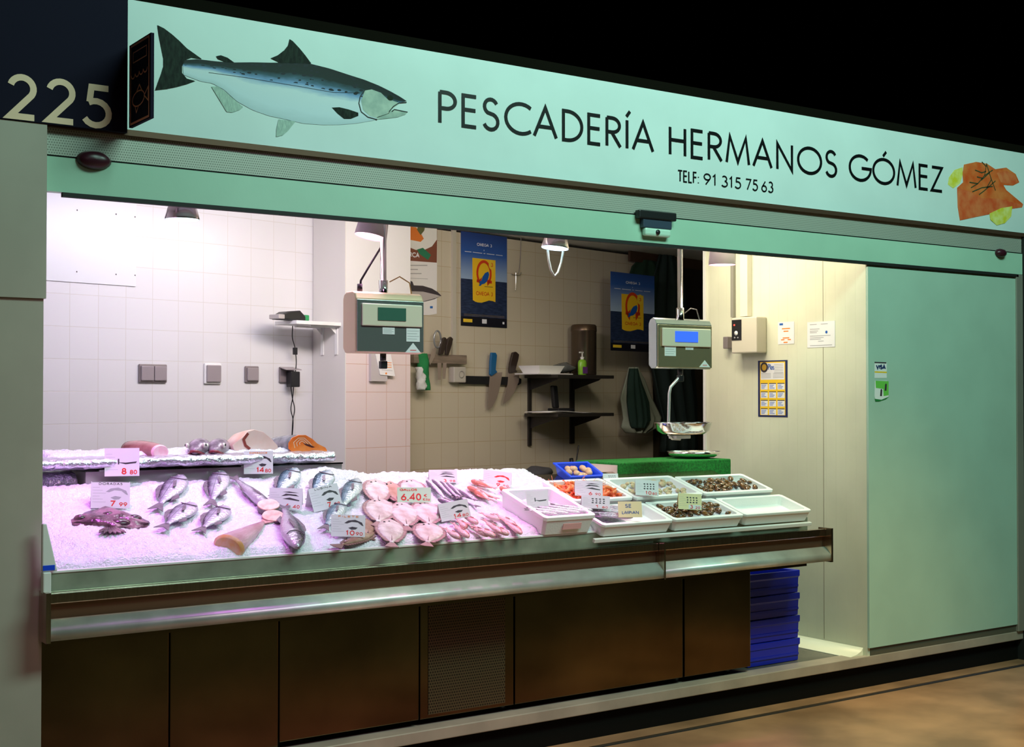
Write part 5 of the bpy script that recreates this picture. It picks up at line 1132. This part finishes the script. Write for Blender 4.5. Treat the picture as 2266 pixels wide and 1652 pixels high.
b=MB(); b.tube([(.03,D*.5,Z1-Z0+.05),(.08,D*.5,Z1-Z0+.075),(.13,D*.5,Z1-Z0+.05),(.14,D*.5,Z1-Z0)],.003,6); b.build('loop_wire',mat('yellow_wire',(.7,.5,.2),.4),t)
t,X0,X1,Z0,Z1,D,xp=scale('gold tinted hanging scale with lit blue display, right of two',.3,1453,1575,707,815,1435,M_lcdb,mat('gold_steel',(.70,.58,.36),.25,metal=.8),M_ms,1505,[(-.75,-.35,.25,.47,'r'),(.0,.28,.38,.48,'r'),(.5,.9,.04,.18,'tri')],0)
b=MB(); b.tube([(.03,D*.5,Z1-Z0+.03),(.07,D*.5,Z1-Z0+.055),(.11,D*.5,Z1-Z0+.05),(.13,D*.5,Z1-Z0)],.003,6); b.build('loop_wire',M_gkey,t)
# hanging pan below it
yp=.3+D/2; c=PY(1511,950,yp); t2=thing('weighing_pan','round steel weighing pan hanging on a bent arm under the gold scale','weighing pan',c)
def q(px,py): v=PY(px,py,yp)-c; return v
rp=abs((PY(1568,945,yp)-PY(1455,945,yp)).x)/2*.82
MB().lathe([(rp,.035),(rp+.006,.037),(rp+.004,.033),(rp*.93,-.005),(rp*.75,-.022),(.001,-.026)],(0,0,0),36).build('dish',M_chrome,t2)
b=MB(); top_=q(1505,832); b.tube([top_,q(1500,838),q(1484,856),q(1481,870),q(1479,950),q(1480,962),q(1488,970),q(1505,971)],.0075,10); b.tube([top_,top_+Vector((0,0,.025))],.012,10); b.build('arm',mat('arm_grey',(.66,.62,.60),.3,metal=.5),t2)
b=MB(); b.box(q(1488,971).x,q(1520,971).x,-.03,.03,-.045,-.028); bevel(b.build('dish_holder',M_white,t2),.003)
c=PY(1535,1006,.80); c.z=gz+.006; 
r2=abs((PY(1587,1000,.80)-PY(1483,1000,.80)).x)/2*.82
tag(MB().lathe([(r2,.032),(r2+.004,.033),(r2*.95,.012),(r2*.8,.001),(.001,.0)],c,36).build('steel_dish',M_steel2),'shallow round steel dish resting on the green turf riser','dish')
# ================= LAMPS =================
M_glow=mat('lamp_glow',(.8,.9,1),.4,emit=(.55,.85,1),es=3); M_glowp=mat('lamp_glow_pink',(1,.6,.75),.4,emit=(1,.62,.78),es=2)
M_bell=mat('lamp_bell',(.62,.55,.58),.18,metal=.9)
M_pkshade=mat('lamp_shade_white',(.80,.66,.72),.45)
def lamp(label,px,py,y,kind,power,col,tgt,ang=95,tilt=0):
    c=PY(px,py,y); M=Matrix.Translation(c)@Matrix.Rotation(tilt,4,'Y'); t=thing('pendant_lamp',label,'lamp',M=M,group='lamps over the fish counter')
    if kind=='bell':
        MB().lathe([(.068,0),(.070,.004),(.058,.045),(.042,.085),(.030,.10),(.030,.13),(.001,.135)],(0,0,0),32).build('shade',M_bell,t)
        MB().lathe([(.065,.002),(.0675,.006),(.0655,.012),(.001,.012)],(0,0,0),32).build('glass_rim',M_glow,t)
    else:
        MB().lathe([(.070,0),(.071,.004),(.060,.12),(.058,.14),(.001,.14)],(0,0,0),32).build('shade',M_pkshade,t)
        MB().lathe([(.0685,.003),(.0685,.012),(.001,.012)],(0,0,0),32).build('bulb_face',M_glowp,t)
    MB().lathe([(.007,.13),(.007,2.599-c.z)],(0,0,0),8).build('cable',M_black,t)
    lo=light('SPOT','fish_lamp_light',c+Vector((0,0,-.012)),tgt,power,col,.06,None,ang,.9); return t
lamp('chrome bell lamp with white glow, leftmost over the ice',403,486,.42,'bell',7,(.75,.66,1),(2.0,.45,1.0),120)
lamp('pale pink cylinder lamp partly hidden by the header, above the left scale',820,524,.36,'cyl',22,(1,.5,.85),(2.45,.15,1.0),60,tilt=.22)
lamp('chrome bell lamp with cyan rim and looped cable, centre of the back wall',1228,549,.50,'bell',3,(.8,.95,1),(3.9,.45,1.0),110,tilt=.12)
lamp('pale pink cylinder lamp at right beside the wall trunking',1598,586,.36,'cyl',10,(1,.90,.62),(4.7,.25,1.0),105)
# looped cable below the third lamp
t=thing('cable_loop','pale looped cable hanging below the cyan rimmed lamp','cable',PY(1228,560,.52)); b=MB(); c=t.location
b.tube([PY(a,d,.52)-c for a,d in ((1212,553),(1214,575),(1219,598),(1227,611),(1235,602),(1242,580),(1246,556))],.006,8); b.build('loop',mat('cable_pale',(.45,.42,.36),.4),t)
# hidden fish lamps above the ice, behind the header
def hidlamp(x,y,power,col,tgt,ang,lbl):
    t=thing('pendant_lamp',lbl,'lamp',(x,y,2.40)); MB().lathe([(.070,0),(.060,.12),(.001,.13)],(0,0,0),24).build('shade',M_pkshade,t); MB().lathe([(.007,.13),(.007,.199)],(0,0,0),8).build('cable',M_black,t)
    light('SPOT','fish_lamp_light',(x,y,2.385),tgt,power,col,.05,None,ang,.8)
hidlamp(1.62,.22,46,(.90,.16,1),(1.65,.10,1.0),95,'pink fish lamp hidden behind the header at the left end')
hidlamp(3.30,.22,56,(1,.10,.72),(3.35,.12,1.0),62,'pink fish lamp hidden behind the header above the pink fish')
# ================= RIGHT SIDE WALL ITEMS =================
def sthing(name,label,cat,px,py,group=None): c=PX(px,py,XR); return thing(name,label,cat,c,group=group)
def sp_(t,px,py): q=PX(px,py,XR)-t.location; return (-q.y,q.z)   # u runs towards the viewer
def ssheet(t): return Sheet((0,0,0),(0,-1,0),(0,0,1),(-1,0,0))
def sbox(t,p0,p1,d0,d1,nm,m,bv=0,par=None):
    a=PX(p0[0],p1[1],XR)-t.location; b=PX(p1[0],p0[1],XR)-t.location
    # depth comes out of the wall towards -x
    o=MB().box(-d1,-d0,min(a.y,b.y),max(a.y,b.y),min(a.z,b.z),max(a.z,b.z)).build(nm,m,par or t)
    if bv: bevel(o,bv)
    return o
def splane(X):
    return lambda px,py: PX(px,py,X)
# control box: front face sits 0.10 out of the wall
t=thing('control_box','cream cold room control box with black keypad on the side wall','control box',PX(1655,742,XR)); l0=t.location; dX=.085
fa=PX(1618,703,XR-dX)-l0; fb=PX(1674,780,XR-dX)-l0; 
bevel(MB().box(-dX,-.0005,fb.y,fa.y,fb.z,fa.z).build('housing',mat('control_cream',(.66,.62,.50),.35),t),.008)
ka=PX(1620,708,XR-dX)-l0; kb=PX(1641,752,XR-dX)-l0; o=MB().box(-dX-.003,-dX-.0003,kb.y,ka.y,kb.z,ka.z).build('keypad',M_black,t)
for px,py,m,r in ((1625,719,mat('red_led',(.8,.02,.02),.3,emit=(1,.05,.03),es=3),.005),(1629,737,M_white,.014),(1626,747,M_grey,.005),(1633,747,M_grey,.005)):
    v=PX(px,py,XR-dX-.003)-l0; MB().lathe([(r,0),(r,.002),(.0005,.002)],v,12,(-1,0,0)).build('button',m,o)
v=PX(1605,745,XR-.03)-l0; w_=PX(1615,771,XR-.03)-l0; bevel(MB().box(-.05,-.0005,w_.y,v.y,w_.z,v.z).build('cable_gland',M_gplate,t),.004)
t=sthing('conduit','thin dark edged vertical conduit above the control box, left','conduit',1626,640); sbox(t,(1622,540),(1628,702),.0005,.02,'pipe',mat('conduit_grey',(.30,.29,.24),.4))
t=sthing('white_trunking','white vertical cable trunking above the control box','trunking',1657,640); sbox(t,(1648,540),(1664,701),.0005,.04,'channel',mat('trunk_white',(.72,.70,.60),.4),.002)
for label,c4,kind in (('small white notice with blue flag, left of two on the side wall',((1722,712),(1758,761)),0),('wider white notice sheet, right of two on the side wall',((1787,711),(1848,768)),1)):
    cx,cy=(c4[0][0]+c4[1][0])/2,(c4[0][1]+c4[1][1])/2; t=sthing('paper_notice',label,'notice',cx,cy,'paper notices on the side wall'); s=ssheet(t); u0,v1=sp_(t,c4[0][0],cy)[0],sp_(t,cx,c4[0][1])[1]; u1,v0=sp_(t,c4[1][0],cy)[0],sp_(t,cx,c4[1][1])[1]; W=u1-u0; H=v1-v0
    s.rect(M_paper,u0,v0,u1,v1,.002,.0005)
    if kind==0:
        s.rect(M_pfish,u0+W*.1,v1-H*.14,u0+W*.32,v1-H*.05,.0026,.002)
        for f_,a_,b_ in ((.30,.25,.75),(.42,.35,.65),(.72,.3,.7),(.80,.2,.4),(.80,.6,.8),(.92,.35,.6)): s.line(M_orange,[(u0+W*a_,v1-H*f_),(u0+W*b_,v1-H*f_)],.006,.0026)
    else:
        for f_,a_,b_ in ((.10,.1,.35),(.10,.5,.75),(.28,.1,.45),(.36,.1,.4),(.42,.1,.35),(.55,.1,.85),(.62,.1,.6),(.68,.1,.5),(.76,.4,.6),(.92,.1,.9)): s.line(M_grey,[(u0+W*a_,v1-H*f_),(u0+W*b_,v1-H*f_)],.0035,.0026)
        s.disc(M_pfish,u0+W*.7,v1-H*.42,.008,.0028)
    s.build('sheet',t)
t=sthing('wall_calendar','dark blue and yellow wall calendar with twelve months','calendar',1710,860); s=ssheet(t)
u0,v1=sp_(t,1678,860)[0],sp_(t,1710,797)[1]; u1,v0=sp_(t,1743,860)[0],sp_(t,1710,922)[1]; W=u1-u0; H=v1-v0; C_=lambda a,b:(u0+W*a,v0+H*b)
s.rect(mat('cal_navy',(.01,.02,.10),.5),u0,v0,u1,v1,.002,.0005); s.rect(M_pyel,*C_(.07,.03),*C_(.93,.975),.0024,.002); s.rect(M_paper,*C_(.10,.66),*C_(.90,.955),.0028,.0024)
s.disc(M_dark,*C_(.22,.88),.030,.0034); s.disc(mat('cal_gold',(.6,.35,.03),.5),*C_(.22,.88),.018,.0038); s.text(M_pfish,'Plas',*C_(.36,.83),.035,.005,.0032,fit=W*.2)
for i in range(6): s.line(M_grey,[C_(.56,.93-.03*i),C_(.86,.93-.03*i)],.003,.0032)
for i in range(4): s.line(M_grey,[C_(.12,.77-.025*i),C_(.45,.77-.025*i)],.003,.0032); s.line(M_grey,[C_(.52,.77-.025*i),C_(.88,.77-.025*i)],.003,.0032)
Mcb=mat('cal_blue',(.20,.28,.62),.5)
for r in range(4):
    for c_ in range(3):
        a,b=.10+.285*c_,.60-.15*r; s.rect(M_dark,*C_(a,b-.015),*C_(a+.235,b),.0028,.0024); s.rect(M_paper,*C_(a,b-.115),*C_(a+.235,b-.016),.0028,.0024)
        for k in range(3): s.line(Mcb,[C_(a+.02,b-.04-.025*k),C_(a+.19-.03*((r+c_+k)%3),b-.04-.025*k)],.0045,.0031)
s.build('sheet',t)
# VISA sticker on the cold room door panel
yd=-.012
def dsheet(px,py,name,label,cat): c=PY(px,py,yd); return thing(name,label,cat,c),c
t,c=dsheet(1949,815,'card_sticker','small white card payment sticker with the word VISA','sticker'); s=Sheet((0,0,0),(1,0,0),(0,0,1),(0,-1,0))
def dp_(px,py): v=PY(px,py,yd)-c; return (v.x,v.z)
s.poly(M_paper,[dp_(1935,800),dp_(1962,801),dp_(1962,836),dp_(1935,836)],.001,.0003); s.poly(M_dark,[dp_(1935,800),dp_(1961,801),dp_(1961,804),dp_(1935,803)],.0014,.001); s.poly(M_pyel,[dp_(1935,821),dp_(1962,822),dp_(1962,825),dp_(1935,824)],.0014,.001)
a=dp_(1939,817); s.text(mat('visa_navy',(.02,.04,.14),.5),'VISA',a[0],a[1],dp_(1939,806)[1]-a[1],.008,.0016,fit=dp_(1959,810)[0]-a[0]); s.build('print',t)
t,c=dsheet(1951,865,'green_sticker','small green recycling style sticker below the VISA sticker','sticker'); s=Sheet((0,0,0),(1,0,0),(0,0,1),(0,-1,0))
s.poly(M_paper,[dp_(1936,842),dp_(1963,842),dp_(1966,878),dp_(1950,887),dp_(1938,888),dp_(1935,876)],.001,.0003)
s.poly(mat('sticker_green',(.15,.55,.08),.5),[dp_(1937,842),dp_(1966,843),dp_(1966,874),dp_(1955,876),dp_(1954,860),dp_(1938,858)],.0014,.001)
for x_,y_ in ((1949,868),(1959,856)): s.poly(M_dark,[dp_(x_-2,y_+8),dp_(x_-1,y_-6),dp_(x_+1,y_-8),dp_(x_+3,y_-6),dp_(x_+2,y_+8)],.0018,.0014)
s.poly(mat('sticker_dgreen',(.02,.20,.05),.5),[dp_(1935,882),dp_(1950,884),dp_(1967,877),dp_(1960,883),dp_(1945,888),dp_(1937,888)],.0018,.0014); s.build('print',t)
# ================= LOWER RIGHT =================
X0c,X1c=PY(1655,1480,.14).x,PY(1771,1470,.14).x
for i in range(4):
    z0=.170+i*.118; t=thing('blue_crate',['blue plastic fish crate at the bottom of the stack beside the counter','blue plastic fish crate, second from the bottom of the stack','blue plastic fish crate, third from the bottom of the stack','dark blue plastic fish crate on top of the stack'][i],'crate',((X0c+X1c)/2,.14,z0),group='stacked blue crates'); hx=(X1c-X0c)/2; dd=.50
    m=MB(); m.rings([[(x,y,z) for x,y in ((-a,b0),(a,b0),(a,dd-b0),(-a,dd-b0))] for a,b0,z in ((hx-.008,.008,0),(hx-.005,.005,.080),(hx,0,.084),(hx,0,.1165),(hx-.02,.02,.114),(hx-.03,.03,.02))]); m.sm=[False]*len(m.sm); bevel(m.build('body',M_blue,t),.003)
    o=MB(); o.box(-hx+.01,hx-.01,.002,.012,.030,.042); o.build('rib',M_blue,t)
# white squeeze items at the left end of the tray
t=thing('tray_end_board','white upright board with a blue foot at the far left end of the counter','board',PY(90,1264,-.070))
b=MB(); b.prism([(0,0,.0),(.052,0,.0),(.014,0,.165),(0,0,.165)],(0,-1,0),.02,back=True); bevel(b.build('body',M_white,t),.004)
bevel(MB().box(.001,.042,-.022,-.0205,.004,.022).build('blue_band',M_blueb,t),.0005)
bevel(MB().box(0,.028,-.03,.0,-.075,-.001).build('cream_end_cap',M_white,t),.004)
